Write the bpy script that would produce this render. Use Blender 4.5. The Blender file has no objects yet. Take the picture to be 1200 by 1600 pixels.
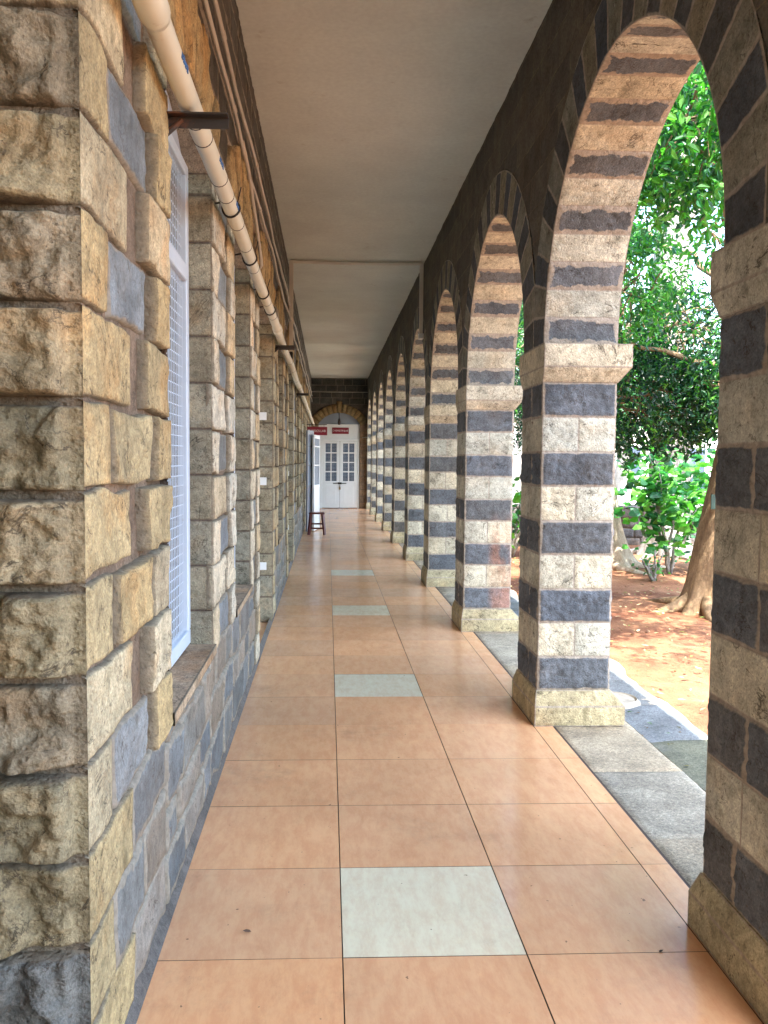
import bpy, math, random
import numpy as np
from mathutils import Matrix, Vector
R = math.radians
scn = bpy.context.scene
col_main = scn.collection
random.seed(7)
rng = np.random.default_rng(11)

# ------------------------------------------------------------------ noise
def _h(ix, iy, iz, s):
    n = (ix * 374761393 + iy * 668265263 + iz * 2147483647 + s * 1274126177) & 0xffffffff
    n = ((n ^ (n >> 13)) * 1274126177) & 0xffffffff
    n = ((n ^ (n >> 15)) * 2246822519) & 0xffffffff
    return ((n ^ (n >> 16)) & 0xffff) / 65535.0
def vnoise(p, s=0):
    f = np.floor(p); t = p - f; t = t * t * (3 - 2 * t)
    i = f.astype(np.int64) + 4096
    x, y, z = i[..., 0], i[..., 1], i[..., 2]
    a, b, c = t[..., 0], t[..., 1], t[..., 2]
    r = 0
    for dx in (0, 1):
        for dy in (0, 1):
            for dz in (0, 1):
                w = (a if dx else 1 - a) * (b if dy else 1 - b) * (c if dz else 1 - c)
                r = r + w * _h(x + dx, y + dy, z + dz, s)
    return r * 2 - 1
def fbm(p, s=0, o=4):
    r = 0; a = .5
    for k in range(o):
        r = r + a * vnoise(p * (2.03 ** k), s + k); a *= .5
    return r
def facets(U, V, W, H, sd, n=7):
    g = np.random.default_rng(sd)
    Q = np.stack([U * 9, V * 9, U * 0 + sd * 1.37], -1)
    u = U + .035 * fbm(Q, sd, 3); v = V + .035 * fbm(Q, sd + 3, 3)
    n = max(4, int(n * max(1, W * H / .13)))
    cx = g.uniform(0, W, n); cy = g.uniform(0, H, n); a = g.uniform(.15, 1.0, n)
    sx = g.normal(0, 2.6, n); sy = g.normal(0, 2.6, n)
    d = np.stack([np.hypot(u - cx[k], v - cy[k]) for k in range(n)], -1)
    wt = np.exp(-(d - d.min(-1, keepdims=True)) / .0055)
    h = np.stack([a[k] + sx[k] * (u - cx[k]) + sy[k] * (v - cy[k]) for k in range(n)], -1)
    return np.clip((h * wt).sum(-1) / wt.sum(-1), 0, 1.25)

# ------------------------------------------------------------------ mesh builder
class MB:
    def __init__(s):
        s.v = []; s.c = []; s.ua = []; s.ub = []; s.f = []; s.mi = []; s.sm = []; s.n = 0
    def add(s, V, F, col=(1, 1, 1, 0), ua=None, ub=None, mi=0, smooth=False):
        V = np.asarray(V, float).reshape(-1, 3); k = len(V)
        c = np.asarray(col, float)
        if c.ndim == 1:
            if len(c) == 3: c = np.append(c, 0)
            c = np.tile(c, (k, 1))
        s.v.append(V); s.c.append(c)
        s.ua.append(np.ones((k, 2)) if ua is None else np.asarray(ua).reshape(-1, 2))
        s.ub.append(np.ones((k, 2)) if ub is None else np.asarray(ub).reshape(-1, 2))
        for f in F: s.f.append([i + s.n for i in f])
        s.mi += [mi] * len(F); s.sm += [smooth] * len(F)
        s.n += k
    def grid(s, P, col=(1, 1, 1, 0), ua=None, ub=None, mi=0, smooth=True, N=None):
        nu, nv = P.shape[:2]
        i = np.arange((nu - 1) * (nv - 1)); a = (i // (nv - 1)) * nv + i % (nv - 1)
        F = np.stack([a, a + nv, a + nv + 1, a + 1], 1)
        if N is not None:
            q = P.reshape(-1, 3); m = (nu // 2) * nv + nv // 2 if nu > 2 and nv > 2 else 0
            e1 = P[-1, 0] - P[0, 0]; e2 = P[0, -1] - P[0, 0]
            if np.dot(np.cross(e1, e2), N) < 0: F = F[:, ::-1]
        s.add(P, F.tolist(), col, ua, ub, mi, smooth)
    def box(s, x0, x1, y0, y1, z0, z1, col=(1, 1, 1, 0), mi=0, bev=0.0):
        if bev <= 0:
            V = [(x, y, z) for x in (x0, x1) for y in (y0, y1) for z in (z0, z1)]
            s.add(V, [(0, 1, 3, 2), (4, 6, 7, 5), (0, 4, 5, 1), (2, 3, 7, 6), (0, 2, 6, 4), (1, 5, 7, 3)], col, mi=mi)
            return
        b = min(bev, (x1 - x0) * .45, (y1 - y0) * .45, (z1 - z0) * .45)
        V = []; ix = {}
        for i, (X, dx) in enumerate(((x0, 1), (x1, -1))):
            for j, (Y, dy) in enumerate(((y0, 1), (y1, -1))):
                for k, (Z, dz) in enumerate(((z0, 1), (z1, -1))):
                    ix[i, j, k, 0] = len(V); V.append((X, Y + dy * b, Z + dz * b))
                    ix[i, j, k, 1] = len(V); V.append((X + dx * b, Y, Z + dz * b))
                    ix[i, j, k, 2] = len(V); V.append((X + dx * b, Y + dy * b, Z))
        F = []
        def q(a, b_, c, d): F.append((a, b_, c, d))
        for i in (0, 1):
            q(ix[i,0,0,0], ix[i,0,1,0], ix[i,1,1,0], ix[i,1,0,0])
            q(ix[0,i,0,1], ix[0,i,1,1], ix[1,i,1,1], ix[1,i,0,1])
            q(ix[0,0,i,2], ix[0,1,i,2], ix[1,1,i,2], ix[1,0,i,2])
            for j in (0, 1):
                q(ix[i,j,0,0], ix[i,j,1,0], ix[i,j,1,1], ix[i,j,0,1])
                q(ix[i,0,j,0], ix[i,1,j,0], ix[i,1,j,2], ix[i,0,j,2])
                q(ix[0,i,j,1], ix[1,i,j,1], ix[1,i,j,2], ix[0,i,j,2])
        for k in [(i, j, l) for i in (0, 1) for j in (0, 1) for l in (0, 1)]:
            F.append((ix[k + (0,)], ix[k + (1,)], ix[k + (2,)]))
        Va = np.array(V); c = np.array([(x0 + x1) / 2, (y0 + y1) / 2, (z0 + z1) / 2])
        G = []
        for f in F:
            p = Va[list(f)]; n = np.cross(p[1] - p[0], p[2] - p[0])
            G.append(f if np.dot(n, p.mean(0) - c) > 0 else f[::-1])
        s.add(V, G, col, mi=mi)
    def obox(s, M, hx, hy, hz, col=(1, 1, 1, 0), mi=0):
        V = [M @ Vector((x, y, z)) for x in (-hx, hx) for y in (-hy, hy) for z in (-hz, hz)]
        s.add(V, [(0, 1, 3, 2), (4, 6, 7, 5), (0, 4, 5, 1), (2, 3, 7, 6), (0, 2, 6, 4), (1, 5, 7, 3)], col, mi=mi)
    def tube(s, pts, r, col=(1, 1, 1, 0), n=12, mi=0, smooth=True, caps=True):
        pts = [Vector(p) for p in pts]
        rs = list(r) if hasattr(r, '__len__') else [r] * len(pts)
        V = []; up = None
        for i, p in enumerate(pts):
            d = (pts[min(i + 1, len(pts) - 1)] - pts[max(i - 1, 0)]).normalized()
            if up is None:
                up = Vector((0, 0, 1)) if abs(d.z) < .9 else Vector((1, 0, 0))
            a = d.cross(up).normalized(); up = a.cross(d).normalized()
            for k in range(n):
                t = 2 * math.pi * k / n
                V.append(p + (a * math.cos(t) + up * math.sin(t)) * rs[i])
        F = []
        for i in range(len(pts) - 1):
            for k in range(n):
                a = i * n + k; b = i * n + (k + 1) % n
                F.append((a, a + n, b + n, b))
        if caps:
            F.append(tuple(range(n))); F.append(tuple(range((len(pts) - 1) * n, len(pts) * n))[::-1])
        s.add(V, F, col, mi=mi, smooth=smooth)
    def build(s, name, mats, parent=None, origin=(0, 0, 0)):
        me = bpy.data.meshes.new(name)
        V = np.concatenate(s.v)
        o = bpy.data.objects.new(name, me)
        if parent is not None:
            org = np.array(parent['_org'][:]) ; V = V - org; o.parent = parent; o['_org'] = parent['_org'][:]
        else:
            V = V - np.array(origin, float); o.location = origin; o['_org'] = list(map(float, origin))
        me.from_pydata(V.tolist(), [], s.f)
        if not isinstance(mats, (list, tuple)): mats = [mats]
        for m in mats: me.materials.append(m)
        me.polygons.foreach_set('material_index', s.mi)
        me.polygons.foreach_set('use_smooth', s.sm)
        ca = me.color_attributes.new('Col', 'FLOAT_COLOR', 'POINT')
        ca.data.foreach_set('color', np.concatenate(s.c).astype(np.float32).ravel())
        li = np.empty(len(me.loops), np.int32); me.loops.foreach_get('vertex_index', li)
        for nm, arr in (('ea', s.ua), ('eb', s.ub)):
            uv = me.uv_layers.new(name=nm)
            uv.data.foreach_set('uv', np.concatenate(arr).astype(np.float32)[li].ravel())
        me.update()
        col_main.objects.link(o)
        return o

def tag(o, label=None, cat=None, group=None, kind=None):
    if label: o['label'] = label
    if cat: o['category'] = cat
    if group: o['group'] = group
    if kind: o['kind'] = kind
    return o
def empty(name, loc, label=None, cat=None, group=None):
    o = bpy.data.objects.new(name, None); o.location = loc; o['_org'] = list(map(float, loc))
    o.empty_display_size = .2
    col_main.objects.link(o)
    return tag(o, label, cat, group)

# ------------------------------------------------------------------ materials
class NT:
    def __init__(s, name):
        s.m = bpy.data.materials.new(name); s.m.use_nodes = True
        s.t = s.m.node_tree; s.t.nodes.clear()
        s.out = s.t.nodes.new('ShaderNodeOutputMaterial')
        s.pos = s.n('ShaderNodeNewGeometry').outputs['Position']
    def n(s, ty, ins=None, **kw):
        nd = s.t.nodes.new(ty)
        for k, v in kw.items(): setattr(nd, k, v)
        for k, v in (ins or {}).items():
            sock = nd.inputs[k]
            if isinstance(v, bpy.types.NodeSocket): s.t.links.new(v, sock)
            else: sock.default_value = v
        return nd
    def noise(s, scale, detail=4, rough=.55, vec=None, dist=0):
        return s.n('ShaderNodeTexNoise', {'Vector': vec or s.pos, 'Scale': scale, 'Detail': detail, 'Roughness': rough, 'Distortion': dist}).outputs[0]
    def mr(s, v, a, b, c, d, smooth=False):
        return s.n('ShaderNodeMapRange', {0: v, 1: a, 2: b, 3: c, 4: d}, interpolation_type='SMOOTHSTEP' if smooth else 'LINEAR').outputs[0]
    def m1(s, op, a, b=0.0, c=0.0):
        nd = s.n('ShaderNodeMath', {0: a, 1: b, 2: c}, operation=op); return nd.outputs[0]
    def vm(s, op, a, b):
        nd = s.n('ShaderNodeVectorMath', {0: a}, operation=op)
        if op == 'SCALE':
            if isinstance(b, bpy.types.NodeSocket): s.t.links.new(b, nd.inputs['Scale'])
            else: nd.inputs['Scale'].default_value = b
        elif isinstance(b, bpy.types.NodeSocket): s.t.links.new(b, nd.inputs[1])
        else: nd.inputs[1].default_value = b
        return nd.outputs[0]
    def mix(s, f, a, b, bt='MIX'):
        nd = s.n('ShaderNodeMix', data_type='RGBA', blend_type=bt)
        for k, v in ((0, f), (6, a), (7, b)):
            if isinstance(v, bpy.types.NodeSocket): s.t.links.new(v, nd.inputs[k])
            else: nd.inputs[k].default_value = v if k == 0 else (tuple(v) + (1,))[:4]
        return nd.outputs[2]
    def bump(s, h, strength=.5, dist=.01, normal=None):
        ins = {'Height': h, 'Strength': strength, 'Distance': dist}
        if normal: ins['Normal'] = normal
        return s.n('ShaderNodeBump', ins).outputs[0]
    def bsdf(s, **kw):
        names = {'color': 'Base Color', 'rough': 'Roughness', 'metal': 'Metallic', 'normal': 'Normal', 'coat': 'Coat Weight',
                 'coatr': 'Coat Roughness', 'spec': 'Specular IOR Level', 'trans': 'Transmission Weight'}
        ins = {}
        for k, v in kw.items():
            if k == 'color' and not isinstance(v, bpy.types.NodeSocket): v = (tuple(v) + (1,))[:4]
            ins[names[k]] = v
        b = s.n('ShaderNodeBsdfPrincipled', ins)
        s.t.links.new(b.outputs[0], s.out.inputs[0]); return b

def simple(name, color, rough=.5, metal=0, vary=.12, scale=20, bumps=.0, spec=.5, wear=None):
    t = NT(name)
    a = t.noise(scale, 5); b = t.noise(scale * .13, 3)
    f = t.mr(t.m1('ADD', a, b), .7, 1.3, 1 - vary, 1 + vary)
    c = t.vm('SCALE', tuple(color), f)
    if wear:
        w = t.noise(scale * .4, 6, .65)
        c = t.mix(t.mr(w, wear[0], wear[0] + .08, 0, 1), c, wear[1])
    kw = {}
    if bumps: kw['normal'] = t.bump(a, bumps, .004)
    t.bsdf(color=c, rough=rough, metal=metal, spec=spec, **kw)
    return t.m

def masonry(name, mortar=(.30, .27, .22), stain=.4, bump=.7, bdist=.006, pit=True, rough=.86):
    t = NT(name)
    at = t.n('ShaderNodeAttribute', attribute_name='Col')
    c = at.outputs['Color']; mg = at.outputs['Alpha']
    n1 = t.noise(5, 6, .6); n2 = t.noise(38, 5, .6); n3 = t.noise(150, 3, .6); n4 = t.noise(2.3, 5, .65); n5 = t.noise(13, 4, .6)
    c = t.vm('SCALE', c, t.mr(n1, .3, .7, .68, 1.3))
    c = t.vm('SCALE', c, t.mr(n2, .3, .7, .74, 1.22))
    c = t.vm('SCALE', c, t.mr(n3, .3, .7, .72, 1.26))
    st = t.vm('MULTIPLY', c, (1.12, .78, .5))
    c = t.mix(t.mr(n4, .52, .72, 0, stain), c, st)
    ck = t.m1('ABSOLUTE', t.m1('SUBTRACT', t.noise(3.1, 7, .62, dist=.8), .5))
    c = t.mix(t.m1('MULTIPLY', t.mr(ck, .002, .009, .75, 0), t.mr(n5, .42, .55, 0, 1)), c, (.05, .04, .03))
    c = t.mix(t.mr(t.noise(70, 2, .5), .66, .72, 0, .6), c, (.09, .07, .05))
    dk = t.vm('MULTIPLY', c, (.50, .50, .47))
    c = t.mix(t.mr(n5, .54, .72, 0, .75), c, dk)
    ea = t.n('ShaderNodeUVMap', uv_map='ea').outputs[0]; eb = t.n('ShaderNodeUVMap', uv_map='eb').outputs[0]
    mn = t.vm('MINIMUM', ea, eb)
    sx = t.n('ShaderNodeSeparateXYZ', {0: mn})
    e = t.m1('MINIMUM', sx.outputs[0], sx.outputs[1])
    thr = t.m1('MULTIPLY', mg, t.mr(n5, .3, .7, .1, 1.9))
    d = t.m1('SUBTRACT', e, thr)
    mask = t.mr(d, 0.001, .009, 1, 0, True)
    mc = t.vm('SCALE', tuple(mortar), t.mr(n2, .3, .7, .7, 1.25))
    c = t.mix(mask, c, mc)
    h = t.m1('ADD', t.m1('MULTIPLY', n2, 1.0), t.m1('MULTIPLY', n3, .55))
    if pit:
        vo = t.n('ShaderNodeTexVoronoi', {'Vector': t.pos, 'Scale': 55.0}).outputs[0]
        h = t.m1('ADD', h, t.m1('MULTIPLY', t.mr(vo, 0, .4, 0, 1), .5))
    t.bsdf(color=c, rough=rough, normal=t.bump(h, bump, bdist), spec=.25)
    return t.m

M = {}
M['pillar'] = masonry('dressed_stone', mortar=(.36, .32, .26), stain=.35, bump=.8, bdist=.007)
M['wallstone'] = masonry('rubble_stone', mortar=(.185, .16, .115), stain=.7, bump=.9, bdist=.009)
M['slate'] = masonry('slate_rubble', mortar=(.27, .245, .195), stain=.35, bump=.6, bdist=.006, pit=False, rough=.55)

def dark_block_mat():
    t = NT('dark_block_wall')
    sp = t.n('ShaderNodeSeparateXYZ', {0: t.pos})
    v = t.n('ShaderNodeCombineXYZ', {0: t.m1('ADD', sp.outputs[1], t.m1('MULTIPLY', t.noise(3), .02)), 1: t.m1('ADD', sp.outputs[2], t.m1('MULTIPLY', t.noise(4), .02)), 2: 0.0}).outputs[0]
    br = t.n('ShaderNodeTexBrick', {'Vector': v, 'Color1': (.13, .115, .088, 1), 'Color2': (.08, .078, .066, 1), 'Mortar': (.17, .145, .10, 1), 'Scale': 1.0,
             'Mortar Size': .006, 'Mortar Smooth': .6, 'Brick Width': .42, 'Row Height': .2125, 'Bias': 0.0})
    c = br.outputs[0]
    n1 = t.noise(7, 6, .65); n2 = t.noise(60, 4)
    c = t.vm('SCALE', c, t.mr(n1, .3, .7, .7, 1.35)); c = t.vm('SCALE', c, t.mr(n2, .3, .7, .7, 1.3))
    c = t.mix(t.mr(t.noise(2.2, 4), .5, .7, 0, .4), c, (.11, .08, .045))
    h = t.m1('ADD', t.m1('MULTIPLY', br.outputs[1], -.6), t.m1('ADD', n2, t.m1('MULTIPLY', n1, 1.2)))
    t.bsdf(color=c, rough=.85, normal=t.bump(h, .8, .012), spec=.25)
    return t.m
M['darkblock'] = dark_block_mat()

def tile_mat():
    t = NT('glazed_floor_tile')
    c = t.n('ShaderNodeAttribute', attribute_name='Col').outputs['Color']
    st = t.n('ShaderNodeMapping', {'Vector': t.pos, 'Scale': (3.2, 1.0, 1)}).outputs[0]
    a = t.noise(5.5, 9, .78, vec=st, dist=.15); b = t.noise(26, 6, .7); d = t.noise(1.1, 4)
    c = t.mix(t.mr(a, .36, .66, 0, .8, True), c, t.vm('MULTIPLY', c, (.88, .76, .72)))
    c = t.mix(t.mr(t.noise(3.3, 10, .85, vec=st, dist=.2), .52, .68, 0, .3, True), c, t.vm('MULTIPLY', c, (.72, .66, .62)))
    c = t.mix(t.mr(b, .52, .74, 0, .4), c, t.vm('MULTIPLY', c, (1.08, 1.06, .97)))
    c = t.vm('SCALE', c, t.mr(d, .3, .7, .88, 1.07))
    sp = t.noise(34, 2, .5)
    c = t.mix(t.mr(sp, .745, .76, 0, .75), c, (.12, .07, .045))
    c = t.mix(t.mr(t.noise(1.6, 9, .75), .52, .80, 0, .5, True), c, (.26, .17, .11))
    r = t.mr(t.noise(2.5, 3, .5), .3, .7, .15, .26)
    t.bsdf(color=c, rough=r, spec=.55, normal=t.bump(t.noise(9, 2), .05, .01))
    return t.m
M['tile'] = tile_mat()
M['grout'] = simple('dark_grout', (.07, .05, .038), .9)

def ceil_mat():
    t = NT('limewashed_ceiling')
    n = t.noise(1.3, 6, .6); b = t.noise(30, 4)
    c = t.mix(t.mr(n, .35, .7, 0, 1), (.66, .71, .66), (.57, .61, .57))
    c = t.mix(t.mr(t.noise(3.5, 8, .75), .62, .74, 0, .5), c, (.28, .22, .16))
    c = t.vm('SCALE', c, t.mr(b, .3, .7, .94, 1.05))
    t.bsdf(color=c, rough=.9, normal=t.bump(t.m1('ADD', n, t.m1('MULTIPLY', b, .15)), .25, .02), spec=.2)
    return t.m
M['ceiling'] = ceil_mat()

def paving_mat():
    t = NT('weathered_paving_stone')
    c = t.n('ShaderNodeAttribute', attribute_name='Col').outputs['Color']
    n1 = t.noise(4, 7, .7); n2 = t.noise(60, 5, .7); n3 = t.noise(170, 2)
    c = t.vm('SCALE', c, t.mr(n1, .3, .7, .6, 1.25)); c = t.vm('SCALE', c, t.mr(n2, .3, .7, .6, 1.35)); c = t.vm('SCALE', c, t.mr(n3, .3, .7, .7, 1.3))
    c = t.mix(t.mr(t.noise(2.6, 4), .6, .75, 0, .45), c, (.15, .15, .17))
    t.bsdf(color=c, rough=.85, normal=t.bump(t.m1('ADD', n2, n1), .6, .008), spec=.25)
    return t.m
M['paving'] = paving_mat()

def soil_mat():
    t = NT('red_soil')
    n1 = t.noise(1.2, 6, .65); n2 = t.noise(14, 7, .7); n3 = t.noise(80, 4, .7)
    c = t.mix(t.mr(n1, .35, .65, 0, 1), (.18, .075, .042), (.33, .175, .095))
    c = t.mix(t.mr(n2, .55, .7, 0, .6), c, (.11, .05, .035))
    c = t.vm('SCALE', c, t.mr(n3, .3, .7, .7, 1.3))
    t.bsdf(color=c, rough=.95, normal=t.bump(t.m1('ADD', n2, t.m1('MULTIPLY', n3, .5)), .9, .03), spec=.1)
    return t.m
M['soil'] = soil_mat()

def bark_mat(name, c1, c2):
    t = NT(name)
    mp = t.n('ShaderNodeMapping', {'Vector': t.pos, 'Scale': (3, 3, .8)}).outputs[0]
    n1 = t.noise(4, 7, .7, vec=mp); n2 = t.noise(30, 5, .7)
    c = t.mix(t.mr(n1, .38, .62, 0, 1), c1, c2)
    c = t.vm('SCALE', c, t.mr(n2, .3, .7, .72, 1.25))
    t.bsdf(color=c, rough=.9, normal=t.bump(t.m1('ADD', n1, t.m1('MULTIPLY', n2, .4)), .7, .03), spec=.2)
    return t.m
M['bark_tan'] = bark_mat('tan_bark', (.30, .21, .12), (.17, .115, .07))
M['bark_pale'] = bark_mat('pale_bark', (.50, .43, .34), (.34, .27, .2))
M['bark_grey'] = bark_mat('grey_bark', (.30, .29, .27), (.19, .18, .165))

def leaf_mat(name, tr=.38, rough=.35):
    t = NT(name)
    c = t.n('ShaderNodeAttribute', attribute_name='Col').outputs['Color']
    c = t.vm('SCALE', c, t.mr(t.noise(50, 2), .3, .7, .85, 1.15))
    b = t.n('ShaderNodeBsdfPrincipled', {'Base Color': c, 'Roughness': rough, 'Specular IOR Level': .45})
    tc = t.vm('MULTIPLY', c, (1.4, 2.3, .9))
    q = t.n('ShaderNodeBsdfTranslucent', {'Color': tc})
    mx = t.n('ShaderNodeMixShader', {0: tr, 1: b.outputs[0], 2: q.outputs[0]})
    t.t.links.new(mx.outputs[0], t.out.inputs[0])
    return t.m
M['leaf'] = leaf_mat('green_leaf')
M['litter'] = leaf_mat('dry_leaf', .1, .8)
M['white'] = simple('white_gloss_paint', (.76, .80, .80), .38, vary=.04, scale=8, wear=(.68, (.5, .48, .42)))
M['whiteframe'] = simple('white_steel_paint', (.60, .70, .80), .4, vary=.05, scale=14, wear=(.69, (.35, .3, .26)))
M['paleblue'] = simple('pale_blue_paint', (.40, .50, .62), .6, vary=.07, scale=4)
M['greyblue'] = simple('grey_blue_distemper', (.26, .31, .36), .7, vary=.08, scale=3)
M['greydoor'] = simple('grey_paint', (.22, .235, .27), .45, vary=.08)
M['pvc'] = simple('cream_plastic_pipe', (.68, .66, .53), .35, vary=.07, scale=9, wear=(.66, (.42, .32, .2)))
M['conduit'] = simple('grey_plastic_conduit', (.46, .44, .38), .5, vary=.12, scale=12)
M['trunking'] = simple('pale_cable_trunking', (.62, .61, .54), .5, vary=.06)
M['iron'] = simple('black_iron', (.035, .03, .026), .55, metal=.3, vary=.25, wear=(.6, (.12, .05, .025)))
M['wire'] = simple('black_cable', (.02, .02, .022), .45)
M['bluecable'] = simple('blue_cable', (.03, .16, .36), .4)
M['glass'] = simple('dark_window_glass', (.03, .055, .10), .12, spec=.8)
M['wood'] = simple('dark_red_wood', (.10, .018, .014), .3, vary=.25, scale=25)
M['maroon'] = simple('maroon_sign_board', (.22, .008, .025), .4, vary=.06)
M['lettering'] = simple('white_lettering', (.8, .76, .74), .5)
M['concrete'] = simple('pale_concrete', (.42, .38, .30), .9, vary=.25, scale=16, bumps=.8, wear=(.62, (.25, .2, .15)))
M['plaster'] = simple('pale_plaster', (.72, .70, .66), .85, vary=.06, scale=3)
M['curtain'] = simple('pale_curtain', (.17, .22, .28), .8, vary=.2, scale=6)
M['carwhite'] = simple('white_car_paint', (.75, .76, .78), .2, vary=.02)
M['rubber'] = simple('black_rubber', (.02, .02, .02), .8)
M['bluemark'] = simple('blue_print', (.02, .12, .35), .5)
M['brass'] = simple('brass', (.35, .24, .08), .35, metal=.9)

# ------------------------------------------------------------------ stone patches
def tint(c, j=.12, g=random):
    k = 1 + g.uniform(-j, j); h = g.uniform(-.05, .05)
    return (c[0] * k * (1 + h), c[1] * k, c[2] * k * (1 - h * 1.3))
_seed = [100]
def patch(mb, fP, W, H, res, col, prot=0.0, amp=.006, margin=0.0, style='rough', fade=.02, e=.006, warp=0.0, mi=0, nref=None, nf=7, open_u1=False, open_u0=False, draft=None, freq=1.0):
    """A rough stone face. fP(U,V)->(P,N). U,V in metres."""
    _seed[0] += 1; sd = _seed[0]
    def axis(L):
        n = max(1, int(round((L - 2 * e) / res)))
        return np.concatenate([[0], np.linspace(e, L - e, n + 1), [L]])
    u = axis(W); v = axis(H)
    U, V = np.meshgrid(u, v, indexing='ij')
    P, N = fP(U, V)
    ed = np.minimum(np.minimum(U if not open_u0 else U * 0 + 1, W - U if not open_u1 else U * 0 + 1), np.minimum(V, H - V))
    ring = (ed > 1e-6).astype(float)
    f = np.clip((ed - 0) / fade, 0, 1); f = f * f * (3 - 2 * f)
    Q = P * freq + sd * 3.17
    if style == 'rock':
        d = amp * (facets(U, V, W, H, sd, nf) * .8 + .4 * fbm(Q * 9, sd) + .28 * fbm(Q * 38, sd + 5))
    elif style == 'face':
        d = amp * (fbm(Q * 7, sd) + .5 * fbm(Q * 30, sd + 5) + .5)
    else:
        d = amp * (1.1 * np.abs(fbm(Q * 16, sd)) + .9 * fbm(Q * 45, sd + 5, 3) + .45)
    if open_u0:
        k0 = np.clip((U - .012) / .03, 0, 1); k0 = k0 * k0 * (3 - 2 * k0); d = d * k0
    if draft is not None:
        lo, hi = draft   # flat dressed strip along the U=W side
        k = np.clip((W - U - lo) / (hi - lo), 0, 1); k = k * k * (3 - 2 * k)
        d = d * k + (1 - k) * amp * .06 * fbm(Q * 60, sd + 9, 2)
    D = ring * prot + f * d
    if warp:
        wv = np.stack([fbm(Q * 5, sd + 21, 3), fbm(Q * 5, sd + 22, 3), fbm(Q * 5, sd + 23, 3)], -1) * warp * 2
        wv = wv - N * (wv * N).sum(-1, keepdims=True)
        if open_u0: wv = wv * np.clip(U / .06, 0, 1)[..., None]
        P = P + wv
    P = P + N * D[..., None]
    ua = np.stack([U if not open_u0 else U * 0 + 1, V], -1); ub = np.stack([W - U if not open_u1 else U * 0 + 1, H - V], -1)
    mb.grid(P, (col[0], col[1], col[2], margin), ua, ub, mi=mi, N=N[0, 0])
def plane(o, a, b, n):
    o, a, b, n = (np.array(q, float) for q in (o, a, b, n))
    def f(U, V):
        P = o + U[..., None] * a + V[..., None] * b
        return P, np.broadcast_to(n, P.shape).copy()
    return f

LIGHT = (.54, .525, .41); DARK = (.128, .143, .155)
XI, XO = 1.282, 1.727              # inner and outer plane of the arcade
PITCH, Y0 = 2.806, 5.024          # pillar 2 front face
ZS, ZC = 2.297, 4.26             # springing, ceiling
BODY = .52
def pier_y(k): return Y0 + (k - 2) * PITCH

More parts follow.
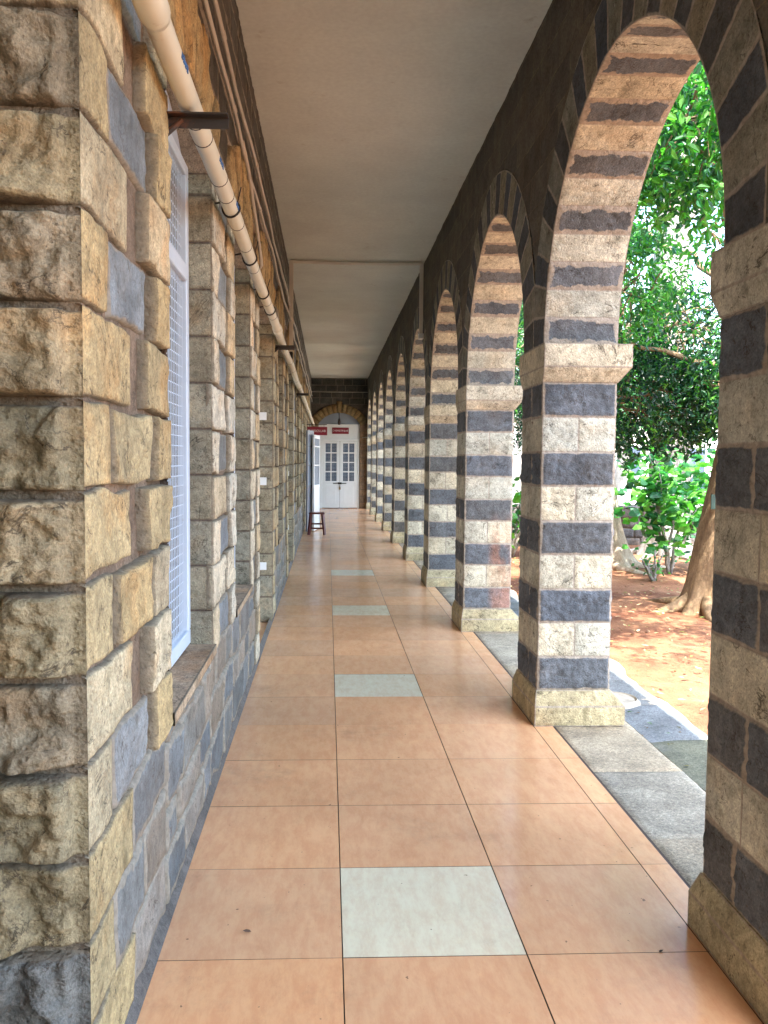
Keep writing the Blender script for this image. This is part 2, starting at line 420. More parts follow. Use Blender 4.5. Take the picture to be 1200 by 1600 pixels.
# ------------------------------------------------------------------ pillars
def make_pillar(k, label):
    y0 = pier_y(k); y1 = y0 + BODY
    near = k in (1, 2, 3)
    res = .011 if k in (1, 2) else (.018 if k == 3 else .05)
    r = empty('stone_pillar', (1.55, (y0 + y1) / 2, 0), label, 'pillar', 'striped stone pillars of the arcade')
    b = MB(); X0, X1 = XI, XO
    def prism(mb, x0, x1, ya, yb, za, zb, c, amp, res, x0t=None, x1t=None, yat=None, ybt=None):
        x0t = x0 if x0t is None else x0t; x1t = x1 if x1t is None else x1t
        yat = ya if yat is None else yat; ybt = yb if ybt is None else ybt
        B = [(x0, ya, za), (x1, ya, za), (x1, yb, za), (x0, yb, za)]
        T = [(x0t, yat, zb), (x1t, yat, zb), (x1t, ybt, zb), (x0t, ybt, zb)]
        for i in range(4):
            j = (i + 1) % 4
            p00, p10, p01, p11 = (np.array(q, float) for q in (B[i], B[j], T[i], T[j]))
            W = np.linalg.norm(p10 - p00); H = np.linalg.norm(p01 - p00)
            nn = np.cross(p10 - p00, p01 - p00); nn /= np.linalg.norm(nn)
            def f(U, V, p00=p00, p10=p10, p01=p01, p11=p11, W=W, H=H, nn=nn):
                s = (U / W)[..., None]; t = (V / H)[..., None]
                return (1 - s) * (1 - t) * p00 + s * (1 - t) * p10 + (1 - s) * t * p01 + s * t * p11, np.broadcast_to(nn, U.shape + (3,)).copy()
            patch(mb, f, W, H, res, c, amp=amp, fade=.018)
        mb.add(T, [(0, 1, 2, 3)], (c[0], c[1], c[2], 0)); mb.add(B, [(3, 2, 1, 0)], (c[0], c[1], c[2], 0))
    # base
    cb = tint((.42, .38, .24), .08)
    prism(b, 1.258, 1.812, y0 - .055, y1 + .055, 0, .12, cb, .006, res)
    prism(b, 1.258, 1.812, y0 - .055, y1 + .055, .1205, .210, cb, .006, res, XI - .006, XO + .006, y0 - .006, y1 + .006)
    b.build('base', M['pillar'], r)
    # shaft: nine courses, dark ones whole, light ones of two stones
    b = MB(); z = .210; h = (2.074 - .210) / 9
    for i in range(9):
        za, zb = z + i * h, z + (i + 1) * h
        dark = i % 2 == 0
        c0 = DARK if dark else LIGHT
        for (ax, bx, nx, L, o) in (((1, 0, 0), (0, 0, 1), (0, -1, 0), XO - XI, (XI, y0)), ((0, 1, 0), (0, 0, 1), (1, 0, 0), BODY, (XO, y0)),
                                 ((-1, 0, 0), (0, 0, 1), (0, 1, 0), XO - XI, (XO, y1)), ((0, -1, 0), (0, 0, 1), (-1, 0, 0), BODY, (XI, y1))):
            side = nx[0] != 0
            cuts = [0, L]
            if not dark and not side: cuts = [0, L * random.uniform(.46, .54), L]
            if side and (dark or i % 4 == 1): cuts = [0, L * random.uniform(.4, .6), L]
            for q in range(len(cuts) - 1):
                c = tint(c0, .10)
                oo = np.array((o[0], o[1], za), float) + np.array(ax, float) * cuts[q]
                patch(b, plane(oo, ax, bx, nx), cuts[q + 1] - cuts[q], h, res, c, amp=.012 if dark else .008, fade=.018,
                      margin=.006 if dark else 0.0, style='rough')
    if k == 3:      # rust run-off low on the face toward the viewer
        V = np.concatenate(b.v); cc_ = np.concatenate(b.c)
        q = fbm(V * np.array([14, 14, 4.]), 71, 4)
        m_ = np.clip((V[:, 0] - 1.50) / .06, 0, 1) * np.clip((1.15 - V[:, 2]) / .3, 0, 1) * np.clip((y0 + .06 - V[:, 1]) / .03, 0, 1) * np.clip(.75 + q * 2.2, 0, 1) * .55
        cc_[:, :3] = cc_[:, :3] * (1 - m_[:, None]) + np.array([.42, .20, .12]) * m_[:, None]
        b.v = [V]; b.c = [cc_]; b.ua = [np.concatenate(b.ua)]; b.ub = [np.concatenate(b.ub)]
    b.build('shaft', M['pillar'], r)
    # capital
    b = MB(); cc = tint((.54, .51, .39), .06)
    ya, yb = y0 - .065, y1 + .065
    prism(b, XI - .004, XO + .006, y0 - .006, y1 + .006, 2.074, 2.161, cc, .004, res, XI - .012, XO + .07, ya, yb)
    prism(b, XI - .012, XO + .07, ya, yb, 2.1615, ZS, cc, .004, res)
    b.build('capital', M['pillar'], r)
    return r
PL = {0: 'nearest pillar, standing behind the viewer',
      1: 'nearest striped stone pillar in deep shade at the right edge, cut by the frame',
      2: 'brightly lit striped pillar of grey and white stone, second from the right edge, beside the open garden view',
      3: 'striped pillar with a rusty orange stain low on its face, third from the right edge',
      4: 'striped pillar just behind the rust-stained one, fourth from the right edge',
      5: 'tan and grey striped pillar, fifth from the right edge, partly hidden behind the fourth',
      6: 'tan and grey striped pillar, sixth from the right edge, last one before the pale bright pillars',
      7: 'nearest of the four pale sunlit striped pillars by the end of the corridor',
      8: 'second nearest of the four pale bright striped pillars by the end of the corridor',
      9: 'third of the four pale bright striped pillars, next but one to the end wall',
      10: 'farthest and thinnest looking striped pillar, standing against the end wall'}
for k in range(1, 11): make_pillar(k, PL[k])

# ------------------------------------------------------------------ arcade wall with pointed arches
aw = empty('arcade_wall', (1.55, 14, 0), 'long wall of pointed striped arches above the pillars on the right side', 'wall')
C_ = .05; T_ = .31
Ymin = pier_y(1) - 1.4; YEND = 27.75
def bay(i):
    ya = pier_y(i) + BODY; yb = pier_y(i + 1)
    yc = (ya + yb) / 2; a = (yb - ya) / 2; Rr = a + C_
    pm = math.acos(C_ / Rr); dl = pm / 11.5; ymid = a + BODY / 2
    res = .014 if i == 1 else (.022 if i in (0, 2) else .06)
    mb = MB()
    for sgn in (-1, 1):
        for j in range(12):
            f0 = j * dl; f1 = (j + 1) * dl if j < 11 else pm
            last = j == 11
            dark = j % 2 == 0
            random.seed(1000 * i + j + (50 if sgn > 0 else 0) * (0 if last else 1))
            c = tint(DARK if dark else LIGHT, .12)
            if dark: c = tuple(q * 1.0 for q in c)
            mg = .012 if dark else 0
            L = Rr * (f1 - f0); Wd = XO - XI
            def fi(U, V):       # intrados: U along arc, V across thickness
                ph = f0 + (f1 - f0) * U / L
                P = np.stack([XI + V, yc + sgn * (-C_ + Rr * np.cos(ph)), ZS + Rr * np.sin(ph)], -1)
                N = np.stack([0 * ph, -sgn * np.cos(ph), -np.sin(ph)], -1)
                return P, N
            patch(mb, fi, L, Wd, res, c, amp=.006 if not dark else .008, fade=.015, margin=mg * 1.6, open_u1=last)
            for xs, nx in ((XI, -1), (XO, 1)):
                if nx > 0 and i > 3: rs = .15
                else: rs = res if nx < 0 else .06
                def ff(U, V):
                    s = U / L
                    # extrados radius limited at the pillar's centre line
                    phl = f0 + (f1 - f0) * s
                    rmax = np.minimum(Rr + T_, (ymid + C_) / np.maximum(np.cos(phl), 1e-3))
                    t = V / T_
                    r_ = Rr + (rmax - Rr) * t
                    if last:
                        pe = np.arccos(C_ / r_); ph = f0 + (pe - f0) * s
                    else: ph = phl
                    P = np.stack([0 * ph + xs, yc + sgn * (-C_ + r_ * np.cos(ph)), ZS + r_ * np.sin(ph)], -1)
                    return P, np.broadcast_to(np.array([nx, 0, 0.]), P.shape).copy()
                patch(mb, ff, L, T_, rs, tint(tuple(q * (.46 if not dark else .7) for q in c), .05), amp=.007, fade=.015, margin=mg * .4, open_u1=last)  # ring faces darkened: shade is put into the stone colour
    lab = None
    mb.build('arch', M['pillar'], aw)
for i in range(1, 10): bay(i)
random.seed(5)
# spandrels
mb = MB()
def zext(y):
    for i in range(1, 10):
        ya = pier_y(i) + BODY; yb = pier_y(i + 1); yc = (ya + yb) / 2; a = (yb - ya) / 2; ym = a + BODY / 2
        if abs(y - yc) <= ym + 1e-6:
            r_ = a + C_ + T_; q = r_ * r_ - (abs(y - yc) + C_) ** 2
            return ZS + math.sqrt(max(q, 0))
    return ZS + .3
ys = np.arange(pier_y(1) + BODY / 2, pier_y(10) + BODY / 2 + .001, PITCH / 60)
for xs, nx in ((XI, -1), (XO, 1)):
    zz = np.array([zext(min(max(y, ys[0] + 1e-4), ys[-1] - 1e-4)) for y in ys])
    P = np.zeros((len(ys), 12, 3))
    for t in range(12):
        P[:, t, 0] = xs; P[:, t, 1] = ys; P[:, t, 2] = zz + (ZC + .3 - zz) * t / 11
    P[..., 0] += nx * .012 * fbm(P * 6, 3) - nx * .004
    mb.grid(P, N=np.array([nx, 0, 0.]))
# stretch beyond the first pillar, out of the picture
ynr = pier_y(1) + BODY / 2
mb.box(XI, XO, ynr - 1.45, ynr - .002, 3.7, ZC + .3)
V = []
mb.add([(XI, ynr - .27, ZS), (XO, ynr - .27, ZS), (XO, ynr - .27 - .35, 3.0), (XI, ynr - .27 - .35, 3.0), (XI, ynr - 1.4, 3.7), (XO, ynr - 1.4, 3.7),
        (XI, ynr, ZS), (XI, ynr, 3.7), (XO, ynr, ZS), (XO, ynr, 3.7)],
       [(0, 1, 2, 3), (3, 2, 5, 4), (0, 3, 4, 7, 6), (1, 8, 9, 5, 2)])
mb.box(XI, XO, pier_y(10) + BODY / 2, 27.75, ZS, ZC + .3)
mb.build('spandrel', M['darkblock'], aw)
mb = MB(); mb.box(XO + .02, 2.36, -4, 28.3, ZC + .05, ZC + .2); mb.build('added_eave', M['plaster'], aw)  # eave added and sized to hold the sun off corridor and gutter

# ------------------------------------------------------------------ floor, ceiling, paving, ground
mb = MB()
PEACH = (.78, .465, .25); PALE = (.74, .72, .53)
cols = [(-1.144, -.544, 0), (-.544, .056, 0), (.056, .656, 1), (.656, 1.254, 2), (1.254, 1.371, 3)]
TY = 2.626
for k in range(-8, 43):
    for (xa, xb, ci) in cols:
        if xa < -1 and k * .6 + TY < 6.2: continue
        g = .0022 if ci else .0018
        ya, yb = TY + .6 * k + .0014, TY + .6 * (k + 1) - .0014
        c = tint(PEACH, .06)
        if ci == 1 and k % 5 == 0 and k < 18: c = tint(PALE, .03)
        if ci == 3: c = tuple(q * 1.04 for q in c)
        dz = random.uniform(-.0006, .0006); tx = random.uniform(-.0006, .0006)
        mb.add([(xa + g, ya, dz), (xb - g, ya, dz + tx), (xb - g, yb, dz), (xa + g, yb, dz - tx)], [(0, 1, 2, 3)], c)
fl = tag(mb.build('floor', M['tile']), kind='structure')
mb = MB(); mb.box(-3.0, 1.385, -3.0, 28.3, -.25, -.004)
tag(mb.build('floor_bed', M['grout']), kind='structure')

mb = MB()
xs = np.linspace(-3.0, XI + .05, 60); yy = np.linspace(-4, 28.3, 220)
X, Y = np.meshgrid(xs, yy, indexing='ij'); P = np.stack([X, Y, X * 0 + ZC], -1)
P[..., 2] += .012 * fbm(P * np.array([1.2, 1.2, 0]) + 3, 8, 3)
mb.grid(P, N=np.array([0, 0, -1.])); mb.box(-3.0, XO + .019, -4, 28.3, ZC + .05, ZC + .25)
tag(mb.build('ceiling', M['ceiling']), kind='structure')

mb = MB(); y = -1.5
while y < 28:
    L = random.uniform(.55, .95)
    for (xa, xb) in ((1.377, 1.862),):
        c = tint((.38, .335, .245), .12)
        patch(mb, plane((xa, y + .003, -.012), (1, 0, 0), (0, 1, 0), (0, 0, 1)), xb - xa, L - .006, .04 if y < 8 else .12, c, prot=.006, amp=.004, warp=.004)
    mb.add([(1.862, y, -.008), (1.862, y + L, -.008), (1.862, y + L, -.2), (1.862, y, -.2)], [(0, 1, 2, 3)], c)
    y += L
mb.box(1.377, 1.858, -1.5, 28, -.2, -.016, (.12, .1, .08))
tag(mb.build('paving', M['paving']), kind='structure')

# gutter slabs
mb = MB(); y = -1.0
while y < 27:
    L = random.uniform(.5, 1.1)
    c = tint(random.choice([(.16, .18, .18), (.17, .18, .13), (.19, .205, .205)]), .12)
    patch(mb, plane((1.866, y, -.095 + random.uniform(-.008, .008)), (1, 0, .06), (0, 1, 0), (0, 0, 1)), .46, L - .01, .05, c, prot=.008, amp=.006, warp=.02)
    y += L
mb.box(1.864, 2.4, -1, 27, -.22, -.11, (.1, .1, .085))
tag(mb.build('gutter', M['paving']), kind='structure')
# kerb
mb = MB(); yy = np.arange(-1, 27, .06); th = np.linspace(0, math.pi, 7)
P = np.zeros((len(yy), 7, 3))
for i, y in enumerate(yy):
    q = vnoise(np.array([y * 1.3, 0, 0]), 4); q2 = vnoise(np.array([y * 4, 1, 0]), 5)
    w = .055 + .02 * q + .015 * q2 + .09 * math.exp(-((y - 6.0) / .45) ** 2); h = .05 + .02 * q2
    cx = 2.33 + .04 * q + .02 * q2 - .05 * math.exp(-((y - 6.0) / .45) ** 2)
    for j, t in enumerate(th): P[i, j] = (cx - w * math.cos(t), y, -.12 + h * math.sin(t) ** .6)
P += .012 * np.stack([fbm(P * 12, 1), fbm(P * 12, 2), fbm(P * 12, 3)], -1)
mb.grid(P, N=np.array([0, 0, 1.])); tag(mb.build('kerb', M['concrete']), kind='structure')
mb = MB()
n = 28
for (ra, rb, za, zb) in ((.0, .13, -.05, -.05), (.13, .14, -.05, -.065), (.14, .15, -.065, -.045), (.15, .19, -.045, -.09)):
    V = [(2.02 + r_ * math.cos(2 * math.pi * i / n), 5.75 + r_ * math.sin(2 * math.pi * i / n), z_) for r_, z_ in ((ra, za), (rb, zb)) for i in range(n)]
    mb.add(V, [(i, i + n, (i + 1) % n + n, (i + 1) % n) for i in range(n)], smooth=False)
tag(mb.build('drain_cover', M['concrete'], origin=(2.02, 5.75, -.09)), 'round pale concrete drain cover in the gutter beside the brightly lit pillar base', 'drain cover')

def graded(a, b, c, d, fine, n):
    lo = a - np.geomspace(.5, a - b, n)[::-1]; hi = d + np.geomspace(.5, c - d, n)
    return np.concatenate([lo, np.arange(a, d + 1e-6, fine), hi])
gx = graded(-1.0, -300, 300, 12, .11, 14); gy = graded(-2.0, -300, 400, 24, .13, 14)
X, Y = np.meshgrid(gx, gy, indexing='ij'); P = np.stack([X, Y, X * 0], -1)
near = np.clip((X - 2.3) / .8, 0, 1) * (X < 40)
P[..., 2] = -.16 - .08 * (1 - np.clip((X - 2.0) / .3, 0, 1)) + near * (.05 * fbm(P * .8, 3) + .03 * fbm(P * 4, 6))
mb = MB(); mb.grid(P, N=np.array([0, 0, 1.])); tag(mb.build('ground', M['soil']), kind='structure')

# ------------------------------------------------------------------ left wall
XW = -.565          # mortar plane; stones stand proud of it
TAN = (.44, .355, .19); CREAM = (.58, .545, .42); SLATE = (.13, .15, .155); PINK = (.52, .445, .29)
lw = empty('stone_wall', (-.7, 14, 0), 'long rough stone wall of tan quoins and grey rubble with windows along the left side', 'wall')
openings = [('w', 2.87, 3.96), ('w', 4.88, 5.88), ('d', 6.62, 8.25), ('w', 9.1, 10.05), ('d', 11.4, 13.0), ('w', 14.5, 15.5), ('w', 16.4, 17.3), ('d', 18.75, 20.1), ('w', 21.4, 22.4), ('w', 23.6, 24.6)]
SILL, SPR, RISE, DEP = .735, 2.90, .20, .30
CZ0, CH = .04, .2125
W_ = MB(); S_ = MB(); D_ = MB()    # tan quoins / slate and mortar / dark upper
def wplane(y, z): return plane((XW, y, z), (0, 1, 0), (0, 0, 1), (1, 0, 0))
def backing(ya, yb, za, zb, mbx=None, c=(.20, .15, .105)):
    (mbx or W_).add([(XW, ya, za), (XW, yb, za), (XW, yb, zb), (XW, ya, zb)], [(0, 1, 2, 3)], c)
def arcz(y, a, b):
    w = (b - a) / 2; m = (a + b) / 2; rad = (w * w + RISE * RISE) / (2 * RISE)
    return SPR + math.sqrt(max(rad * rad - (y - m) ** 2, 0)) - (rad - RISE)
def rubble(ya, yb, za, zb, res, tancorner=False):
    z = za
    while z < zb - .03:
        h = min(random.uniform(.13, .24), zb - z)
        if zb - z - h < .07: h = zb - z
        y = ya
        while y < yb - .02:
            w = min(random.uniform(.2, .62), yb - y)
            if yb - y - w < .1: w = yb - y
            c = random.choice([SLATE, SLATE, (.17, .185, .18), (.24, .215, .175), (.16, .17, .165)])
            patch(S_, wplane(y + .002, z + .002), w - .006, h - .006, res, tint(c, .18), prot=.012 + random.uniform(-.004, .006), amp=.010, style='face', warp=.026, fade=.01, margin=.016)
            y += w
        z += h
def stone(y, z, w, h, c, res, prot=.038, amp=.018, margin=0.0, mbx=None, st='rock', warp=.011, open_u0=False):
    patch(mbx or W_, wplane(y, z), w, h, res, tint(c, .10), prot=prot + (random.uniform(-.006, .006) if not open_u0 else 0), amp=amp, style=st, fade=.008, warp=warp, margin=margin, e=.005, open_u0=open_u0)
def pier(ya, yb, near_corner, door_side=(False, False)):
    w = yb - ya
    res = .012 if ya < 3 else (.02 if ya < 5 else (.035 if ya < 9 else .08))
    k = 0
    z = CZ0
    while z < SPR + .02:
        h = CH
        lo = z < SILL - .1
        nearq = (not lo) or door_side[0] or near_corner
        farq = (not lo) or door_side[1] or (near_corner and z > .5)
        A = k % 2 == 0
        nw = (.45 if A else .23) * min(1, w / .93) if nearq else 0
        fw = (.34 if A else .22) * min(1, w / .93) if farq else 0
        if w > 1.3: nw *= 1.0; fw *= 1.0
        nw *= random.uniform(.93, 1.07); fw *= random.uniform(.93, 1.07)
        base = CREAM if ya > 3 and ya < 6.3 else (TAN if ya < 3 else (.48, .42, .27))
        pr = .030
        if nw: stone(ya - (.012 if near_corner else -.001), z + .003, nw, h - .007, tuple(a * .6 + b * .4 for a, b in zip(random.choice([base, base, PINK]), base)), res, prot=pr if not near_corner else .0135, amp=.016 if ya > 2.5 else .010, open_u0=near_corner)
        if fw: stone(yb - fw - .001, z + .003, fw, h - .007, random.choice([base, base, PINK]), res, prot=pr, amp=.016)
        m0, m1 = ya + nw, yb - fw
        if lo:
            pass
        elif m1 - m0 > .17:
            nS = max(1, int((m1 - m0) / .42)); ww = (m1 - m0 - .05) / nS
            for q in range(nS):
                if random.random() < .16 and ww > .25:
                    stone(m0 + .008 + q * ww, z + .01, ww - .014, h - .018, base, res, prot=.022)
                else:
                    stone(m0 + .006 + q * ww, z + .012, ww - .012, h - .022, tint((.19, .215, .225), .2), res, prot=.012, amp=.012, mbx=S_, st='face', margin=.005)
        if lo and m1 - m0 > .05:
            pier.low.append((m0 + .004, m1 - .004, z, z + h))
        z += h; k += 1
    backing(ya, yb, 0, SPR + .05)
pier.low = []
piers = []
y = 1.95; prevd = False
for i, (t, a, b) in enumerate(openings + [('e', 27.75, 28.2)]):
    if i < len(openings) + 1:
        pier(y, a, i == 0, (prevd, t == 'd'))
    y = b; prevd = t == 'd'
# rubble dado
for (a, b, z0, z1) in pier.low: rubble(a, b, z0, z1, .03 if a < 6 else .08)
for (t, a, b) in openings:
    if t == 'w':
        rubble(a, b, CZ0, SILL - .05, .03 if a < 6 else .08); backing(a, b, 0, SILL - .04, S_, (.24, .2, .15))
S_.add([(XW + .03, 1.95, 0), (XW + .03, 27.75, 0), (XW, 27.75, .045), (XW, 1.95, .045)], [(0, 1, 2, 3)], (.12, .11, .1))
# heads: voussoirs and the dark masonry above
SPRB = SPR + .05
def head(a, b, res):
    w = (b - a) / 2; m = (a + b) / 2; rad = (w * w + RISE * RISE) / (2 * RISE); cz = SPR - (rad - RISE)
    th = math.asin(w / rad) * 1.02; n = 9 if b - a < 1.2 else 13
    for q in range(n):
        t0 = -th + 2 * th * q / n; t1 = -th + 2 * th * (q + 1) / n
        hh = (.40 if q % 2 == n // 2 % 2 else .31) * random.uniform(.92, 1.08)
        L = rad * (t1 - t0) - .008
        def f(U, V):
            t = t0 + (t1 - t0) * U / L; r_ = rad + .002 + V
            P = np.stack([0 * U + XW, m + r_ * np.sin(t), cz + r_ * np.cos(t)], -1)
            return P, np.broadcast_to(np.array([1, 0, 0.]), P.shape).copy()
        patch(W_, f, L, hh, res, tint(TAN, .12), prot=.032 + random.uniform(-.008, .012), amp=.018, style='rock', fade=.02, warp=.006)
    # soffit
    ts = np.linspace(a, b, 17); P = np.zeros((17, 2, 3))
    for i_, yv in enumerate(ts):
        for j_, xx in enumerate((XW + .02, XW - DEP)): P[i_, j_] = (xx, yv, arcz(yv, a, b))
    W_.grid(P, (.30, .27, .22, 0), N=np.array([0, 0, -1.]))
    P = np.zeros((17, 2, 3))
    for i_, yv in enumerate(ts): P[i_, 0] = (XW, yv, arcz(yv, a, b)); P[i_, 1] = (XW, yv, SPRB + .5)
    W_.grid(P, (.16, .12, .09, 0), N=np.array([1., 0, 0]))
cur = 1.95
for i, (t, a, b) in enumerate(openings):
    head(a, b, .02 if a < 5 else (.04 if a < 9 else .09))
    backing(cur, a, SPRB, SPRB + .5)
    cur = b
backing(cur, 27.75, SPRB, SPRB + .5)
# dark upper masonry in rough courses
z = SPRB + .0
def uprow(z, h, ya, yb, skip):
    y = ya
    while y < yb:
        w = random.uniform(.3, .7); y2 = min(y + w, yb)
        ym = (y + y2) / 2
        hit = False
        for (t, a, b) in openings:
            if y2 > a - .02 and y < b + .02:
                zt = arcz(min(max(ym, a), b), a, b) + .33
                if z < zt: hit = True
        if not hit:
            res = .03 if y < 4 else (.05 if y < 9 else .12)
            patch(D_, wplane(y + .003, z + .003), y2 - y - .006, h - .006, res, tint((.082, .08, .07), .2), prot=.012, amp=.012, style='rough', fade=.012, warp=.006, margin=.003)
        y = y2
zr = SPR + .035
while zr < ZC:
    h = min(.2, ZC + .02 - zr)
    uprow(zr, h, 1.95, 27.75, None); zr += .2
D_.add([(XW - .001 + .004, 1.95, SPRB + .45), (XW + .003, 27.75, SPRB + .45), (XW + .003, 27.75, ZC + .1), (XW + .003, 1.95, ZC + .1)], [(0, 1, 2, 3)], (.09, .08, .065))
# jambs
J_ = MB()
for (t, a, b) in openings:
    z0 = SILL - .04 if t == 'w' else 0
    z = CZ0 if t == 'd' else CZ0 + CH * 3 + .06
    zs = [z0] + [CZ0 + CH * q for q in range(0, 16) if CZ0 + CH * q > z0 + .05 and CZ0 + CH * q < SPR - .05] + [SPR + .0]
    for za, zb in zip(zs[:-1], zs[1:]):
        res = .02 if a < 5 else .06
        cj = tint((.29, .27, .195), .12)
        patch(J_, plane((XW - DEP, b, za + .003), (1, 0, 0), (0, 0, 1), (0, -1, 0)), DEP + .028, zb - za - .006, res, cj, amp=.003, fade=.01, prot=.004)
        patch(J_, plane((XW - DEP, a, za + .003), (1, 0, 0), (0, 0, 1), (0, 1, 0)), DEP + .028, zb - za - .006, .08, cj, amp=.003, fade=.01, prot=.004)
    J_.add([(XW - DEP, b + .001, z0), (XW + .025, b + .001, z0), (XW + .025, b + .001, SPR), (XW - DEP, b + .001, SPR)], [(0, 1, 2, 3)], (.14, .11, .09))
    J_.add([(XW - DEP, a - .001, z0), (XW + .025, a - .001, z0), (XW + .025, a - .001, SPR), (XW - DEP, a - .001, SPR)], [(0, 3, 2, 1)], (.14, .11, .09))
# return face toward the viewer
YR = 1.95
k = 0; z = CZ0 - CH - .012
while z < ZC + .1:
    h = CH; x = XW + .013
    first = True
    while x > -2.9:
        w = random.uniform(.5, .75) if not first else random.choice([.62, .5, .7])
        dk = (k <= 2 and z < .3) or (z > 3.0 and random.random() < .5)
        c = random.choice([(.15, .15, .13), (.12, .12, .11)]) if dk else random.choice([(.31, .265, .155), (.36, .305, .185), (.27, .24, .165), (.30, .26, .155)])
        if first:
            g0 = _seed[0]
            patch(W_, plane((x - w, YR, z + .010), (1, 0, 0), (0, 0, 1), (0, -1, 0)), w, h - .018, .007, tint(c, .08), prot=.012, amp=.085, style='rock', fade=.007, draft=(.030, .050), nf=11, e=.004, open_u1=True)
        else:
            patch(W_, plane((x - w, YR, z + .008), (1, 0, 0), (0, 0, 1), (0, -1, 0)), w - .012, h - .014, .03, tint(c, .08), prot=.012, amp=.05, style='rock', fade=.02, nf=9)
        x -= w; first = False
    z += h; k += 1
W_.add([(-3, YR - .004, 0), (XW + .010, YR - .004, 0), (XW + .010, YR - .004, ZC + .1), (-3, YR - .004, ZC + .1)], [(0, 1, 2, 3)], (.21, .18, .13))

W_.box(-3.15, -3.0, -4, 1.95, -.2, ZC, (.35, .3, .22)); W_.box(-3.15, XI + .3, -4.2, -4.0, -.2, ZC + .04, (.3, .25, .18))  # unseen walls left of and behind the viewer, added to cut light there
W_.build('quoin_masonry', M['wallstone'], lw)
S_.build('rubble_masonry', M['slate'], lw)
D_.build('upper_masonry', M['slate'], lw)
J_.build('jamb_masonry', M['wallstone'], lw)
# hidden inside: closes the rooms behind
mb = MB(); mb.box(XW - 1.3, XW - 1.2, 1.95, 28.2, -.1, ZC); mb.build('room_wall', M['curtain'], lw)

# windows and doors in the left wall
XF = XW - .075
def window(a, b, detail):
    f = MB(); t = .045; w = .07; z0 = SILL; z1 = SPR - .03
    for (ya, yb) in ((a + .006, a + w), (b - w, b - .006)): f.box(XF - t, XF, ya, yb, z0 + .07, z1, bev=.004)
    f.box(XF - t, XF, a + .006, b - .006, z0 + .002, z0 + .07, bev=.004)
    f.box(XF - t, XF, a + .006, b - .006, z1, z1 + .05, bev=.004)
    f.box(XF - t, XF + .004, a + w, b - w, 2.40, 2.47, bev=.004)
    win = f.build('window', M['whiteframe'], lw)
    m_ = MB(); sp = .037 if detail else .06; r_ = .0019 if detail else .003
    yv = a + w
    while yv < b - w: m_.box(XF - .02, XF - .02 + 2 * r_, yv - r_, yv + r_, z0 + .07, z1); yv += sp
    zv = z0 + .08
    while zv < z1: m_.box(XF - .0235, XF - .0235 + 2 * r_, a + w, b - w, zv - r_, zv + r_); zv += sp * 1.2
    m_.build('wire_mesh', M['whiteframe'], win)
    p_ = MB(); ts = np.linspace(a, b, 13); P = np.zeros((13, 2, 3))
    for i_, yv in enumerate(ts): P[i_, 0] = (XF - .02, yv, z1 + .045); P[i_, 1] = (XF - .02, yv, arcz(yv, a, b))
    p_.grid(P, N=np.array([1., 0, 0]), smooth=False); p_.build('tympanum', M['paleblue'], win)
    g = MB()      # shutter leaves behind the mesh
    m0 = (a + b) / 2
    for (ya, yb) in ((a + .02, m0 - .01), (m0 + .01, b - .02)):
        g.box(XF - .17, XF - .14, ya, yb, z0 + .01, z1, bev=.004)
        for q in range(5):
            zz = z0 + .1 + q * .4; g.box(XF - .139, XF - .13, ya + .07, yb - .07, zz, zz + .3, bev=.003)
    g.build('shutter', M['curtain'], win)
    s = MB(); sh = random.uniform(-.004, .004)
    patch(s, plane((XW - DEP, a, SILL + sh - .004), (1, 0, 0), (0, 1, 0), (0, 0, 1)), DEP + .045, b - a, .03, (.40, .30, .20), amp=.003, prot=.0)
    patch(s, plane((XW + .045, a, SILL - .05), (0, 1, 0), (0, 0, 1), (1, 0, 0)), b - a, .044, .03, (.42, .33, .22), amp=.006)
    s.add([(XW + .045, a, SILL - .05), (XW - .0, a, SILL - .05), (XW, b, SILL - .05), (XW + .045, b, SILL - .05)], [(0, 1, 2, 3)], (.3, .24, .16))
    s.build('sill', M['wallstone'], win)
def doorway(a, b):
    xd = XW - .22
    f = MB(); z1 = 2.35
    f.box(xd - .05, xd, a + .004, a + .09, 0.002, SPR, bev=.005); f.box(xd - .05, xd, b - .09, b - .004, .002, SPR, bev=.005)
    f.box(xd - .05, xd, a + .09, b - .09, z1, z1 + .07, bev=.005)
    f.box(xd - .04, xd - .015, a + .09, b - .09, z1 + .07, SPR + .2)
    d = f.build('door_frame', M['white'], lw)
    m0 = (a + b) / 2
    for (ya, yb) in ((a + .094, m0 - .002), (m0 + .002, b - .094)):
        l = MB(); l.box(xd - .04, xd - .012, ya, yb, .01, z1 - .004, bev=.004)
        l.box(xd - .013, xd - .002, ya, ya + .1, .012, z1 - .006, bev=.003); l.box(xd - .013, xd - .002, yb - .1, yb, .012, z1 - .006, bev=.003)
        for zz in (.03, .95, z1 - .12): l.box(xd - .013, xd - .003, ya + .1, yb - .1, zz, zz + .1, bev=.003)
        l.build('door_leaf', M['white'], d)
    # hold-fast plates on the jamb that faces the viewer
    for zz in (.52, 1.35, 1.98):
        h = MB(); h.box(XW - .105, XW - .03, b - .014, b - .0045, zz, zz + .075, bev=.002); h.build('jamb_plate', M['white'], d)
for i, (t, a, b) in enumerate(openings):
    (window(a, b, i < 2) if t == 'w' else doorway(a, b))

